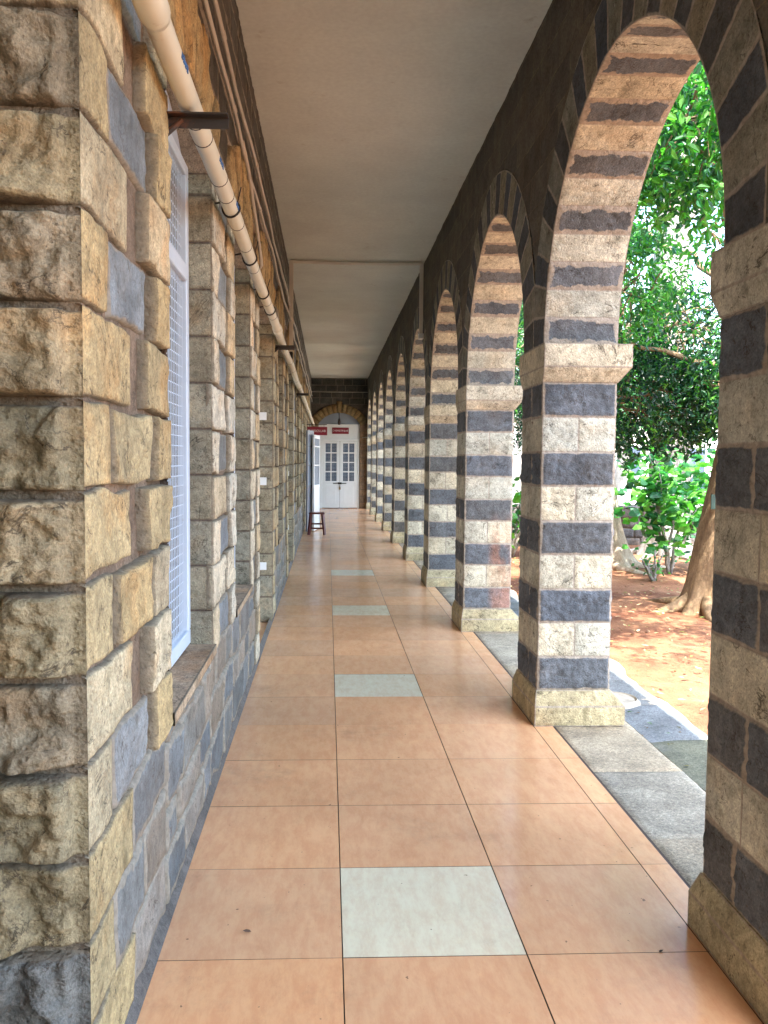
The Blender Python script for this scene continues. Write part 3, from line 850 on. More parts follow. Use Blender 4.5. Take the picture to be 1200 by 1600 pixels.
# ------------------------------------------------------------------ end wall
YE = 27.75
ew = empty('end_wall', (.4, YE, 0), 'dark stone end wall with an arched doorway closing the corridor', 'wall')
b = MB()
dx0, dx1 = -.31, 1.04
def eplane(x, z): return plane((x, YE, z), (1, 0, 0), (0, 0, 1), (0, -1, 0))
z = 0
while z < 2.85:
    patch(b, eplane(dx1, z), XI + .02 - dx1, .205, .05, tint((.26, .175, .11), .15), amp=.006)
    patch(b, eplane(XW, z), dx0 - XW, .205, .05, tint((.3, .25, .17), .15), amp=.006)
    z += .2125
def ez(x):
    w = (dx1 - dx0) / 2; m = (dx0 + dx1) / 2; rise = .36; rad = (w * w + rise * rise) / (2 * rise)
    return 2.77 + math.sqrt(max(rad * rad - (x - m) ** 2, 0)) - (rad - rise)
w = (dx1 - dx0) / 2; m = (dx0 + dx1) / 2; rise = .36; rad = (w * w + rise * rise) / (2 * rise); cz = 2.77 - (rad - rise)
th = math.asin(w / rad) * 1.1
for q in range(13):
    t0 = -th + 2 * th * q / 13; t1 = -th + 2 * th * (q + 1) / 13; L = rad * (t1 - t0) - .01
    def f(U, V):
        t_ = t0 + (t1 - t0) * U / L; r_ = rad + V
        P = np.stack([m + r_ * np.sin(t_), 0 * U + YE - .01, cz + r_ * np.cos(t_)], -1)
        return P, np.broadcast_to(np.array([0, -1., 0]), P.shape).copy()
    patch(b, f, L, .38 if q == 6 else .29, .05, tint((.24, .185, .09), .12), amp=.015, prot=.03)
b.build('arch_masonry', M['wallstone'], ew)
b = MB(); xs_ = np.linspace(XW, XI + .02, 30); P = np.zeros((30, 2, 3))
for i_, xx in enumerate(xs_):
    P[i_, 0] = (xx, YE + .002, ez(xx) if dx0 < xx < dx1 else 2.75); P[i_, 1] = (xx, YE + .002, ZC + .1)
b.grid(P, (.09, .08, .065, 0), N=np.array([0, -1., 0]), smooth=False)
for (xa, xb) in ((XW, dx0 - .0), (dx1, XI + .02)): b.box(xa, xb, YE + .006, YE + .3, 0, 2.76, (.12, .085, .06))
z = 2.80
while z < ZC:
    x = XW
    while x < XI:
        w2 = min(random.uniform(.25, .5), XI - x)
        if z > 3.3 or (x + w2 < dx0 - .05 or x > dx1 + .02):
            patch(b, eplane(x, z), w2 - .005, .2, .06, tint((.07, .072, .062), .2), amp=.012)
        x += w2
    z += .205
b.build('upper_masonry', M['slate'], ew)
b = MB(); b.box(XW - .3, XI + .5, YE + .32, YE + .5, -.2, ZC + .1, (.1, .09, .08)); b.build('rear_masonry', M['slate'], ew)
b = MB(); b.box(dx0 - .1, dx1 + .1, YE + .16, YE + .2, 2.76, 3.2); b.build('tympanum', M['greyblue'], ew)
b = MB(); b.box(dx0 - .1, dx1 + .1, YE + .10, YE + .155, 2.22, 2.77, bev=.01)
b.box(dx0, dx0 + .13, YE + .05, YE + .12, 0, 2.22, bev=.01); b.box(dx1 - .07, dx1, YE + .05, YE + .12, 0, 2.22, bev=.01)
b.box(dx0, dx1, YE + .04, YE + .10, 2.215, 2.29, bev=.01)
dr = b.build('door_frame', M['white'], ew)
lx0, lx1 = dx0 + .132, dx1 - .072; mid = (lx0 + lx1) / 2
for (xa, xb) in ((lx0, mid - .004), (mid + .004, lx1)):
    l = MB(); yv = YE + .07
    wl = xb - xa; px0, px1 = xa + .1, xb - .1; pz0, pz1 = .90, 2.14
    l.box(xa, xb, yv, yv + .04, .02, pz0, bev=.004)
    l.box(xa, px0, yv, yv + .04, pz0, 2.212, bev=.004); l.box(px1, xb, yv, yv + .04, pz0, 2.212, bev=.004); l.box(px0, px1, yv, yv + .04, pz1, 2.212, bev=.004)
    mx = (px0 + px1) / 2
    l.box(mx - .018, mx + .018, yv + .002, yv + .035, pz0, pz1)
    for q in range(1, 4):
        zz = pz0 + (pz1 - pz0) * q / 4; l.box(px0, px1, yv + .003, yv + .036, zz - .018, zz + .018)
    l.box(xa + .12, xb - .12, yv - .006, yv + .002, .15, .78, bev=.004)
    lf = l.build('door_leaf', M['white'], dr)
    for q in range(4):
        for (ga, gb) in ((px0, mx - .018), (mx + .018, px1)):
            za = pz0 + (pz1 - pz0) * q / 4; zb = za + (pz1 - pz0) / 4
            g = MB(); g.box(ga, gb, yv + .02, yv + .025, za + .01, zb - .01); g.build('pane', M['glass'], lf)
    g = MB(); xx = px0
    while xx < px1: g.box(xx, xx + .004, yv + .010, yv + .014, pz0, pz1); xx += .045
    zz = pz0
    while zz < pz1: g.box(px0, px1, yv + .006, yv + .010, zz, zz + .004); zz += .045
    g.build('wire_mesh', M['whiteframe'], lf)
b = MB(); b.tube([(mid - .22, YE + .05, .83), (mid + .22, YE + .05, .83)], .012, n=8); b.box(mid - .06, mid + .06, YE + .052, YE + .068, .80, .86)
b.build('bolt', M['iron'], dr)
b = MB(); b.box(mid - .02, mid + .03, YE + .03, YE + .055, .62, .70, bev=.006); b.tube([(mid - .01, YE + .042, .70), (mid - .01, YE + .042, .76), (mid + .02, YE + .042, .76), (mid + .02, YE + .042, .70)], .006, n=6)
b.build('padlock', M['brass'], dr)
# lamp bracket over the door, sign, wires
t = MB(); t.tube([(.36, YE + .1, 3.2), (.36, YE - .12, 3.1), (.36, YE - .14, 2.92)], .012, n=8); t.tube([(.36, YE - .14, 2.94), (.36, YE - .14, 2.82), (.36, YE - .14, 2.74)], [.03, .05, .035], n=10)
tag(t.build('ceiling_hook', M['iron'], origin=(.4, YE, 3.2)), 'small black hanging lamp holder above the maroon sign over the far white door', 'lamp holder')

def text_mesh(name, body, size, mat, parent, loc, rot, ext=.002):
    cu = bpy.data.curves.new(name, 'FONT'); cu.body = body; cu.size = size; cu.extrude = ext; cu.align_x = 'CENTER'; cu.align_y = 'CENTER'
    ob = bpy.data.objects.new(name, cu); col_main.objects.link(ob)
    dg = bpy.context.evaluated_depsgraph_get(); me = bpy.data.meshes.new_from_object(ob.evaluated_get(dg))
    bpy.data.objects.remove(ob)
    o = bpy.data.objects.new(name, me); me.materials.clear(); me.materials.append(mat); col_main.objects.link(o)
    o.parent = parent; o.location = loc; o.rotation_euler = rot
    return o
s1 = empty('sign_board', (.41, YE - .02, 2.55), 'wide maroon sign with white capital letters centred above the far white door', 'sign')
b = MB(); b.box(.137, .684, YE + .075, YE + .098, 2.45, 2.655, bev=.004); b.build('board', M['maroon'], s1)
text_mesh('lettering', 'CHEMISTRY', .078, M['lettering'], s1, (-.062, .092, .002), (R(90), 0, 0))
text_mesh('lettering', 'LAB', .078, M['lettering'], s1, (.185, .092, .002), (R(90), 0, 0))
s2 = empty('sign_board', (-.27, 21.5, 2.43), 'maroon sign jutting from the left wall, half hidden above the open door leaves', 'sign')
b = MB(); b.box(-.53, -.02, 21.485, 21.515, 2.22, 2.43, bev=.004); b.build('board', M['maroon'], s2)
b = MB(); b.tube([(-.55, 21.5, 2.49), (-.03, 21.5, 2.49)], .008, n=8)
for xx in (-.46, -.1): b.tube([(xx, 21.5, 2.43), (xx, 21.5, 2.49)], .004, n=6)
b.build('bracket', M['iron'], s2)
text_mesh('lettering', 'PHYSICS', .078, M['lettering'], s2, (-.085, -.018, -.105), (R(90), 0, 0))
text_mesh('lettering', 'LAB', .078, M['lettering'], s2, (.145, -.018, -.105), (R(90), 0, 0))

# wires across the corridor
t = MB(); t.tube([(XW, 27.4, 3.78), (.4, 27.4, 3.775), (XI, 27.4, 3.78)], .006, n=6)
tag(t.build('wire', M['trunking'], origin=(XW, 27.4, 3.78)), 'thin pale wire stretched across the corridor high before the dark end wall', 'wire')
t = MB(); t.tube([(1.10, 28.0, 2.33), (XI + .1, 24.9, 2.30), (XI, 20.0, 2.31)], .008, n=6)
tag(t.build('wire', M['trunking'], origin=(1.1, 28.0, 2.33)), 'thin pale wire from the far door frame to the bright far pillars', 'wire')

# ------------------------------------------------------------------ open door leaves and stool
dl = empty('open_door', (-.5, 19.2, 0), 'pair of open white and grey door leaves swung out into the corridor behind the stool', 'door')
def leaf(p0, p1, mat, name, zt=2.33):
    p0 = Vector(p0); p1 = Vector(p1); d = (p1 - p0); L = d.length; a = math.atan2(d.y, d.x)
    Mx = Matrix.Translation((p0.x, p0.y, 0)) @ Matrix.Rotation(a, 4, 'Z')
    m_ = MB()
    def bx(u0, u1, z0, z1, t0=-.02, t1=.02): m_.obox(Mx @ Matrix.Translation(((u0 + u1) / 2, (t0 + t1) / 2, (z0 + z1) / 2)), (u1 - u0) / 2, (t1 - t0) / 2, (z1 - z0) / 2)
    bx(0, .06, .02, zt); bx(L - .06, L, .02, zt); bx(.06, L - .06, zt - .08, zt); bx(.06, L - .06, .02, .98, -.012, .012); bx(.06, L - .06, .98, 1.04)
    for q in range(1, 3): bx(.06, L - .06, 1.04 + q * .42, 1.07 + q * .42)
    lf_ = m_.build(name, mat, dl)
    g = MB()
    g.obox(Mx @ Matrix.Translation((L / 2, 0, (1.04 + zt - .08) / 2)), L / 2 - .06, .003, (zt - .08 - 1.04) / 2)
    g.build('pane', M['curtain'] if mat is M['greydoor'] else M['glass'], lf_)
    g = MB(); u = .09
    while u < L - .06: g.obox(Mx @ Matrix.Translation((u, -.012, (1.04 + zt - .08) / 2)), .004, .003, (zt - .08 - 1.04) / 2); u += .05
    g.build('grille', M['whiteframe'], lf_)
leaf((-.46, 18.5), (-.33, 19.0), M['greydoor'], 'grey_leaf', 2.24)
leaf((-.32, 18.7), (-.20, 19.4), M['white'], 'white_leaf', 2.15)
st = empty('wooden_stool', (-.23, 18.1, 0), 'small dark red wooden stool with splayed legs by the open door leaves', 'stool')
b = MB(); b.box(-.40, -.06, 17.95, 18.25, .44, .475, bev=.008); b.build('seat', M['wood'], st)
legs = []
for sx in (-1, 1):
    for sy in (-1, 1):
        l = MB(); l.tube([(-.23 + sx * .17, 18.1 + sy * .14, 0), (-.23 + sx * .125, 18.1 + sy * .11, .442)], [.032, .036], n=4, smooth=False); l.build('leg', M['wood'], st)
for sx in (-1, 1):
    l = MB(); l.box(-.23 + sx * .152 - .012, -.23 + sx * .152 + .012, 17.99, 18.21, .13, .165); l.build('stretcher', M['wood'], st)
for sy in (-1, 1):
    l = MB(); l.box(-.365, -.095, 18.1 + sy * .123 - .01, 18.1 + sy * .123 + .01, .12 if sy < 0 else .20, .155 if sy < 0 else .235); l.build('stretcher', M['wood'], st)

# ------------------------------------------------------------------ pipes, conduits, brackets
XP, ZP = -.462, 2.785
pp = empty('drain_pipe', (XP, 2, ZP), 'thick cream plastic pipe with sleeve joints running along the left wall', 'pipe')
b = MB(); yy = np.arange(1.2, 27.6, .35)
b.tube([(XP + .004 * math.sin(y * 1.9), y, ZP + .006 * math.sin(y * 1.3) - .002 * y) for y in yy], .036, n=20)
b.build('pipe', M['pvc'], pp)
def py(y): return (XP + .004 * math.sin(y * 1.9), y, ZP + .006 * math.sin(y * 1.3) - .002 * y)
for (ya, yb) in ((1.9, 2.36), (7.6, 7.8), (13.4, 13.6), (19.2, 19.4)):
    b = MB(); b.tube([py(ya), py(yb - .03), py(yb)], [.044, .044, .038], n=20); b.build('sleeve', M['pvc'], pp)
for ya in (3.02, 3.18, 3.62, 3.85, 4.3, 4.75, 5.3, 6.4, 7.0, 8.9, 10.2, 11.1, 12.4, 14, 15.5, 17, 18.8):
    b = MB(); b.tube([py(ya), py(ya + .006)], .0375, n=16); b.build('ring_mark', M['iron'], pp)
for ya in (2.55, 3.38, 3.95):
    p_ = py(ya); 
    b = MB(); 
    for q in range(4): 
        b.box(p_[0] + .0335, p_[0] + .0375, ya + q * .03, ya + q * .03 + .018, p_[2] - .012, p_[2] + .004 + .004 * (q % 2))
    b.build('print_mark', M['bluemark'], pp)
def bracket(y, label, long=True):
    r_ = empty('pipe_bracket', (XW, y, ZP - .06), label, 'bracket', 'black iron brackets holding the pipe')
    zb = ZP - .05 - .002 * y
    b = MB(); b.box(XW - .06, XP + .13, y - .02, y + .02, zb - .006, zb, bev=.001); b.box(XW - .06, XP + .13, y + .014, y + .02, zb - .04, zb - .006); b.build('arm', M['iron'], r_)
    b = MB(); b.tube([(XP - .02, y, zb - .02), (XW - .04, y, zb - .13)], .009, n=6); b.build('strut', M['iron'], r_)
bracket(2.86, 'nearest black iron bracket under the cream pipe, by the first window')
bracket(8.4, 'second iron bracket under the cream pipe, beyond the second window')
bracket(14.2, 'third iron bracket under the cream pipe, far along the left wall')
for (y, lab) in ((4.05, 'nearest black wire tie holding the cream pipe beyond the first window'), (5.05, 'black wire tie round the cream pipe before the second window'), (6.1, 'third black wire tie round the cream pipe after the second window'), (6.75, 'fourth black wire tie round the cream pipe near the doorway')):
    b = MB(); p_ = py(y)
    ring = [(p_[0] + .041 * math.cos(t), y + .01 * math.sin(t * 2), p_[2] + .041 * math.sin(t)) for t in np.linspace(0, 2 * math.pi, 17)]
    b.tube(ring, .005, n=6); b.tube([(p_[0] - .03, y, p_[2] + .03), (XW - .02, y - .02, p_[2] + .005)], .005, n=6); b.tube([(p_[0] + .03, y, p_[2] + .03), (p_[0] + .05, y - .03, p_[2] + .09)], .003, n=6)
    tag(b.build('wire_tie', M['iron'], origin=(p_[0], y, p_[2])), lab, 'wire tie', 'wire ties round the cream pipe')
def conduit(pts, r, label, joints=()):
    c_ = empty('conduit', pts[0], label, 'conduit')
    b = MB(); b.tube(pts, r, n=10); b.build('tube', M['conduit'], c_)
    for y in joints:
        for p, q in zip(pts[:-1], pts[1:]):
            if p[1] <= y <= q[1]:
                t_ = (y - p[1]) / max(q[1] - p[1], 1e-6); a_ = Vector(p).lerp(Vector(q), t_); d = (Vector(q) - Vector(p)).normalized() * .03
                b = MB(); b.tube([a_ - d, a_ + d], r * 1.3, n=10); b.build('coupling', M['conduit'], c_); break
XC = XW + .055
def wob(y, s): return .007 * math.sin(y * 1.7 + s) + .004 * math.sin(y * 4.1 + s)
conduit([(XC + wob(y, 1), y, 3.445 + wob(y, 2)) for y in np.arange(1.6, 27.5, .4)], .011, 'lower of the two thin grey conduits running high along the left wall', (3.0, 4.6, 6.4, 9, 12))
conduit([(XC + wob(y, 3), y, 3.63 + wob(y, 5)) for y in np.arange(1.6, 27.5, .4)], .012, 'upper of the two thin grey conduits running high along the left wall', (2.8, 4.2, 6.0, 8, 11, 15))
conduit([(XC, 5.1, 3.46), (XC + .005, 5.4, 3.40), (XC + .008, 5.9, 3.24), (XC + .008, 6.3, 3.10), (XC + .01, 6.4, 3.04), (XC - .01, 6.38, 3.0), (XC - .03, 6.3, 3.02)], .013, 'bent grey conduit dropping down the left wall above the second window')
conduit([(XC, 6.5, 2.97), (XC + .01, 7.2, 2.93), (XC + .02, 8.1, 2.90), (XC + .02, 8.3, 2.96), (XC, 8.4, 3.06), (XC - .02, 8.42, 3.1)], .014, 'short rusty conduit beside the cream pipe, bent up before the second bracket')

tr = empty('cable_trunking', (.38, 11.42, ZC), 'thin grey cable trunking looped across the ceiling and down both walls', 'trunking')
b = MB()
cx = np.linspace(-.50, 1.24, 12)
b.tube([(x, 11.42 , ZC - .03 - .012 * math.sin(math.pi * i / 11)) for i, x in enumerate(cx)], .026, n=4, smooth=False); b.build('ceiling_run', M['trunking'], tr)
b = MB(); b.box(-.525, -.47, 11.40, 11.44, 3.02, ZC - .02, bev=.003); b.build('drop', M['trunking'], tr)
b = MB(); b.box(1.215, 1.265, 11.40, 11.44, 3.30, ZC - .02, bev=.003); b.build('drop', M['trunking'], tr)
b = MB(); b.tube([(-.50, 11.40, 3.02), (-.50, 11.36, 2.95), (-.53, 11.34, 2.90), (-.57, 11.34, 2.91)], .03, n=10); b.build('elbow', M['wire'], tr)
b = MB(); b.box(1.205, 1.275, 11.38, 11.46, 3.23, 3.30, bev=.006); b.build('junction_box', M['white'], tr)
# cable over the nearest arch
cb = empty('hanging_cable', (1.30, 3.3, 3.6), 'black cable with a blue tail drooping over the crown of the nearest arch', 'cable')
b = MB(); b.tube([(1.295, 3.12, 4.4), (1.29, 3.15, 3.9), (1.285, 3.2, 3.56), (1.29, 3.24, 3.38), (1.31, 3.25, 3.28), (1.36, 3.22, 3.22), (1.45, 3.17, 3.17), (1.58, 3.12, 3.12)], .012, n=8); b.build('cable', M['wire'], cb)
b = MB(); b.tube([(1.325, 3.25, 3.30), (1.37, 3.21, 3.245), (1.46, 3.16, 3.19), (1.6, 3.1, 3.13)], .008, n=8); b.tube([(1.32, 3.245, 3.31), (1.38, 3.2, 3.27), (1.47, 3.15, 3.21)], .006, n=8); b.build('blue_tail', M['bluecable'], cb)

# ------------------------------------------------------------------ vegetation
def leaves(mb, C, size, pal, droop=.3, seed=0, wide=.5):
    g = np.random.default_rng(seed); n = len(C)
    d = g.normal(size=(n, 3)); d[:, 2] -= droop; d /= np.linalg.norm(d, axis=1)[:, None]
    u = g.normal(size=(n, 3)); u[:, 2] += 1.0
    s = np.cross(d, u); s /= np.linalg.norm(s, axis=1)[:, None]; nn = np.cross(s, d)
    L = size * g.uniform(.6, 1.25, n)[:, None]; Wd = L * wide * g.uniform(.8, 1.15, n)[:, None]
    f = g.uniform(.05, .28, n)[:, None] * Wd
    b0 = C; tip = C + d * L - nn * L * .12
    V = np.stack([b0, C + d * L * .3 + s * Wd * .42 + nn * f, C + d * L * .68 + s * Wd * .36 + nn * f, tip,
                  C + d * L * .68 - s * Wd * .36 + nn * f, C + d * L * .3 - s * Wd * .42 + nn * f], 1).reshape(-1, 3)
    pal = np.array(pal); ci = g.integers(0, len(pal), n); c = pal[ci] * g.uniform(.75, 1.25, n)[:, None]
    c = np.repeat(np.concatenate([c, np.zeros((n, 1))], 1), 6, 0)
    i = np.arange(n) * 6
    F = np.concatenate([np.stack([i, i + 1, i + 2, i + 3], 1), np.stack([i, i + 3, i + 4, i + 5], 1)]).tolist()
    mb.add(V, F, c, smooth=False)
def clump(g, c, r, n, hollow=.35):
    """leaf positions as twig sprays in an ellipsoid"""
    k = max(1, n // 14)
    p = g.normal(size=(k, 3)); p /= np.linalg.norm(p, axis=1)[:, None]
    p *= (g.uniform(hollow, 1, k) ** .6)[:, None]
    p = np.array(c) + p * np.array(r)
    d = g.normal(size=(k, 3)); d /= np.linalg.norm(d, axis=1)[:, None]
    t = g.uniform(-.5, .5, (k, 14, 1)) * .42
    q = p[:, None] + d[:, None] * t + g.normal(size=(k, 14, 3)) * .045
    return q.reshape(-1, 3)
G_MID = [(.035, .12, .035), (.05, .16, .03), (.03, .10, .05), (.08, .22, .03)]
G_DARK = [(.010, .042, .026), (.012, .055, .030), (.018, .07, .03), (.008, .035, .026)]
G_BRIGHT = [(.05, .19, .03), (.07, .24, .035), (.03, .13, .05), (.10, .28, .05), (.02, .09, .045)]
def curve(p0, p1, sag, n=8, g=None):
    p0 = Vector(p0); p1 = Vector(p1); L = (p1 - p0).length
    out = []
    for i in range(n + 1):
        t_ = i / n; p = p0.lerp(p1, t_) + Vector((0, 0, sag * math.sin(math.pi * t_)))
        if g is not None and 0 < i < n: p += Vector(g.normal(size=3) * L * .018)
        out.append(p)
    return out
def tree(name, base, trunk, limbs, clumps, bark, label, cat, group, seed, roots=None, leafsize=.075, twigs=40):
    g = np.random.default_rng(seed)
    r = empty(name, base, label, cat, group)
    b = MB(); n = 22
    # trunk with flared, fluted foot
    pts = [Vector(p[:3]) for p in trunk]; rad = [p[3] for p in trunk]
    rows = []
    N_ = 34
    for i in range(N_):
        t_ = i / (N_ - 1) * (len(pts) - 1); k = min(int(t_), len(pts) - 2); f = t_ - k
        f2 = f * f * (3 - 2 * f)
        c = pts[k].lerp(pts[k + 1], f); c = c
        rr = rad[k] + (rad[k + 1] - rad[k]) * f
        hgt = c.z - base[2]
        row = []
        for q in range(n * 2):
            an = math.pi * q / n
            fl = 1 + (roots or 0) * math.exp(-max(hgt, 0) / .22) * (0.45 + .55 * math.sin(an * 5 + seed) + .25 * math.sin(an * 9 + 1)) + .07 * math.sin(an * 3 + hgt * 1.5)
            row.append((c.x + rr * fl * math.cos(an), c.y + rr * fl * math.sin(an), c.z))
        row.append(row[0]); rows.append(row)
    P = np.array(rows); P += (fbm(P * 3, seed, 3)[..., None] * .03)
    b.grid(P, N=None)
    if roots:
        for q in range(6):
            an = seed + q * 1.05; L = rad[0] * g.uniform(2.2, 3.6)
            x0, y0_ = base[0], base[1]
            b.tube([(x0 + rad[0] * .6 * math.cos(an), y0_ + rad[0] * .6 * math.sin(an), base[2] + .16), (x0 + rad[0] * 1.3 * math.cos(an + .1), y0_ + rad[0] * 1.3 * math.sin(an + .1), base[2] + .05),
                    (x0 + L * math.cos(an + .25), y0_ + L * math.sin(an + .25), base[2] - .03)], [.12, .075, .03], n=8)
    for (p0, p1, r0, r1, sag) in limbs:
        c = curve(p0, p1, sag, 9, g); b.tube(c, [r0 + (r1 - r0) * i / 9 for i in range(10)], n=8)
    # twigs reaching into the crown
    for (cc, cr, nn_, pal, sz) in clumps:
        for q in range(max(3, int(twigs * min(cr) / 1.2))):
            d = g.normal(size=3); d /= np.linalg.norm(d)
            p1 = np.array(cc) + d * np.array(cr) * .85; p0 = np.array(cc) + g.normal(size=3) * np.array(cr) * .25
            b.tube(curve(p0, p1, .08, 5, g), [.013, .011, .009, .007, .005, .003], n=5, caps=False)
    b.build('trunk', M[bark], r)
    m_ = MB()
    for j, (cc, cr, nn_, pal, sz) in enumerate(clumps):
        C = clump(g, cc, cr, nn_); leaves(m_, C, sz, pal, seed=seed * 10 + j)
    if m_.n: m_.build('crown', M['leaf'], r)
    return r
GZ = -.17
TREES = 'trees in the garden beside the corridor'
# right hand tree: trunk beside the nearest opening
tree('garden_tree', (4.62, 9.8, GZ),
     [(4.62, 9.8, GZ - .05, .36), (4.66, 9.82, .5, .30), (4.80, 9.85, 1.4, .26), (4.95, 9.8, 2.6, .22), (5.1, 9.7, 4.2, .17), (5.0, 9.5, 6.5, .10)],
     [((4.95, 9.8, 2.6), (3.0, 9.9, 3.0), .045, .015, .1), ((5.05, 9.7, 3.8), (3.0, 7.4, 4.6), .05, .012, .2), ((5.0, 9.7, 3.4), (3.8, 11.5, 4.8), .045, .015, .2), ((4.95, 9.8, 2.4), (3.2, 10.4, 2.2), .04, .012, .2), ((5.0, 9.5, 5.5), (3.5, 8.0, 6.8), .07, .02, .2), ((5.0, 9.5, 5.8), (6.8, 8.0, 7.0), .07, .02, .2), ((5.0, 9.5, 5.9), (4.6, 5.0, 6.5), .07, .04, .2), ((4.6, 5.0, 6.5), (3.6, .4, 6.3), .04, .02, .2)],  # last two limbs reach out to the added overhead canopy
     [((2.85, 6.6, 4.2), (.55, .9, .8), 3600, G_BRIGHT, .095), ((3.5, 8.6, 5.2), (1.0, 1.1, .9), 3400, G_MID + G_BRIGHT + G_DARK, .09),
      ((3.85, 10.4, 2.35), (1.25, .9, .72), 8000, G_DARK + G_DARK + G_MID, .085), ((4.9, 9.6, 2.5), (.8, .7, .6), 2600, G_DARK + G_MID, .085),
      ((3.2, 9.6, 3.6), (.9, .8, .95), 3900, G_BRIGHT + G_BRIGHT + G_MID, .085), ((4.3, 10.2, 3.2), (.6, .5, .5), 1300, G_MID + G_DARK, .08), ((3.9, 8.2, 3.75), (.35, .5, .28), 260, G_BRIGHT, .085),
      ((3.7, 11.2, 4.6), (.7, .7, .7), 1000, G_MID, .075), ((4.4, 5.6, 6.5), (2.2, 1.6, .5), 4600, G_MID, .12), ((3.9, .7, 6.3), (1.9, .8, .4), 2000, G_MID, .12), ((4.9, 12.4, 3.6), (.8, .8, .8), 1500, G_DARK + G_MID, .08), ((4.2, 3.4, 6.8), (1.3, .8, .4), 350, G_MID, .12)],  # high overhead clumps are out of view, added to shade the soil
     'bark_tan', 'garden tree with a tan fluted trunk and spreading roots, nearest the opening', 'tree', TREES, 3, roots=.42)
tree('garden_tree', (4.62, 13.9, GZ),
     [(4.72, 13.9, GZ - .05, .40), (4.62, 13.9, .6, .27), (4.45, 13.9, 1.8, .23), (4.3, 13.9, 3.4, .19), (4.2, 13.8, 6.0, .1)],
     [((4.35, 13.9, 2.8), (3.2, 13.6, 3.6), .08, .03, .1), ((4.3, 13.9, 3.2), (5.6, 13.0, 4.4), .08, .03, .1)],
     [((3.6, 14.2, 3.5), (1.0, 1.0, 1.2), 2600, G_MID + G_DARK, .09), ((3.9, 13.6, 5.0), (1.2, 1.0, .8), 1500, G_MID, .09), ((3.3, 14.8, 2.3), (.5, .6, .6), 900, G_DARK, .08)],
     'bark_pale', 'pale sunlit tree trunk with orange roots, just right of the brightly lit pillar', 'tree', TREES, 8, roots=.5)
tree('garden_tree', (6.5, 15.8, GZ),
     [(6.5, 15.8, GZ - .05, .42), (6.45, 15.8, 2, .36), (6.35, 15.8, 4.6, .34), (6.4, 15.8, 6.4, .28), (6.9, 15.8, 9.0, .15)],
     [((6.4, 15.8, 4.4), (4.9, 15.4, 4.9), .07, .02, .1), ((6.4, 15.8, 5.8), (7.9, 15.6, 7.2), .09, .03, .1), ((6.35, 15.8, 3.6), (7.6, 15.4, 4.4), .09, .03, .1)],
     [((4.9, 15.3, 4.3), (.9, .9, 1.0), 2600, G_BRIGHT + G_MID, .085), ((6.6, 15.0, 2.6), (1.2, .8, .7), 1600, G_DARK, .085), ((5.3, 15.2, 7.2), (1.5, 1.2, .9), 1600, G_MID, .1), ((7.7, 15.5, 3.9), (.5, .8, .5), 350, G_MID, .08)],
     'bark_grey', 'grey trunked tall tree seen through the leaves behind the other two', 'tree', TREES, 12, roots=.3)
for j, (x, y, h, lab) in enumerate(((10.2, 29, 7.5, 'far bushy tree behind the parked car, right of the gap'), (5.6, 22.5, 6.5, 'leafy tree far behind the pale sunlit trunk'), (7.6, 33, 9, 'tallest far tree rising behind the white wall'))):
    g = np.random.default_rng(60 + j)
    cl = []
    for q in range(7):
        cl.append(((x + g.uniform(-1.5, 1.5), y + g.uniform(-1.5, 1.5), h * g.uniform(.42, .95)), (1.4, 1.4, 1.1), 1050, [G_MID, G_DARK, G_BRIGHT][q % 3], .16))
    tree('distant_tree', (x, y, GZ), [(x, y, GZ - .05, .3), (x + .1, y, h * .4, .22), (x, y, h * .8, .1)], [((x, y, h * .4), (x + 1.2, y, h * .7), .1, .03, .1), ((x, y, h * .4), (x - 1.2, y, h * .7), .1, .03, .1)], cl, 'bark_grey', lab, 'tree', TREES, 30 + j, roots=.2, twigs=8)
# big-leaved shrub
def shrub(base, h, n, size, label, seed, pal=G_BRIGHT, spread=.6):
    g = np.random.default_rng(seed); r = empty('shrub', base, label, 'shrub')
    b = MB(); tips = []
    for q in range(7):
        an = g.uniform(0, 6.28); p1 = (base[0] + math.cos(an) * spread * g.uniform(.3, 1), base[1] + math.sin(an) * spread * g.uniform(.3, 1), base[2] + h * g.uniform(.55, 1))
        c = curve(base, p1, 0, 6, g); b.tube(c, [.03 * (1 - i / 8) for i in range(7)], n=6); tips += c[3:]
    b.build('stem', M['bark_grey'], r)
    m_ = MB(); T = np.array([tuple(t_) for t_ in tips])
    C = T[g.integers(0, len(T), n)] + g.normal(size=(n, 3)) * np.array([.26, .26, .22]) * spread / .6
    # round lobed leaves with a stalk
    for c in C:
        s_ = size * g.uniform(.55, 1.2); az = g.uniform(0, 6.28); tilt = g.uniform(.2, 1.2)
        Mx = Matrix.Translation(c) @ Matrix.Rotation(az, 4, 'Z') @ Matrix.Rotation(tilt, 4, 'X')
        V = [Mx @ Vector((0, 0, .01))]; k = 10
        for i in range(k):
            t_ = 2 * math.pi * i / k; rr = s_ * (.5 + .07 * math.cos(t_ * 5)) * (1 if i else .62)
            V.append(Mx @ Vector((rr * math.sin(t_), -rr * math.cos(t_), -.14 * s_ * (rr / s_) + .05 * s_ * math.sin(t_ * 2))))
        cc = np.array(pal[g.integers(0, len(pal))]) * g.uniform(.7, 1.3)
        m_.add(V, [(0, i, i % k + 1) for i in range(1, k + 1)], tuple(cc) + (0,))
    m_.build('foliage', M['leaf'], r)
shrub((5.35, 12.9, GZ), 2.0, 620, .16, 'bright green shrub with big round leaves between the two garden trunks', 4)
shrub((6.3, 13.4, GZ), 2.0, 520, .16, 'broad-leaved green shrub right behind the tan trunk', 9)
shrub((4.82, 12.2, GZ), .5, 60, .07, 'low feathery green seedling in front of the stone garden wall', 6, G_MID, .25)
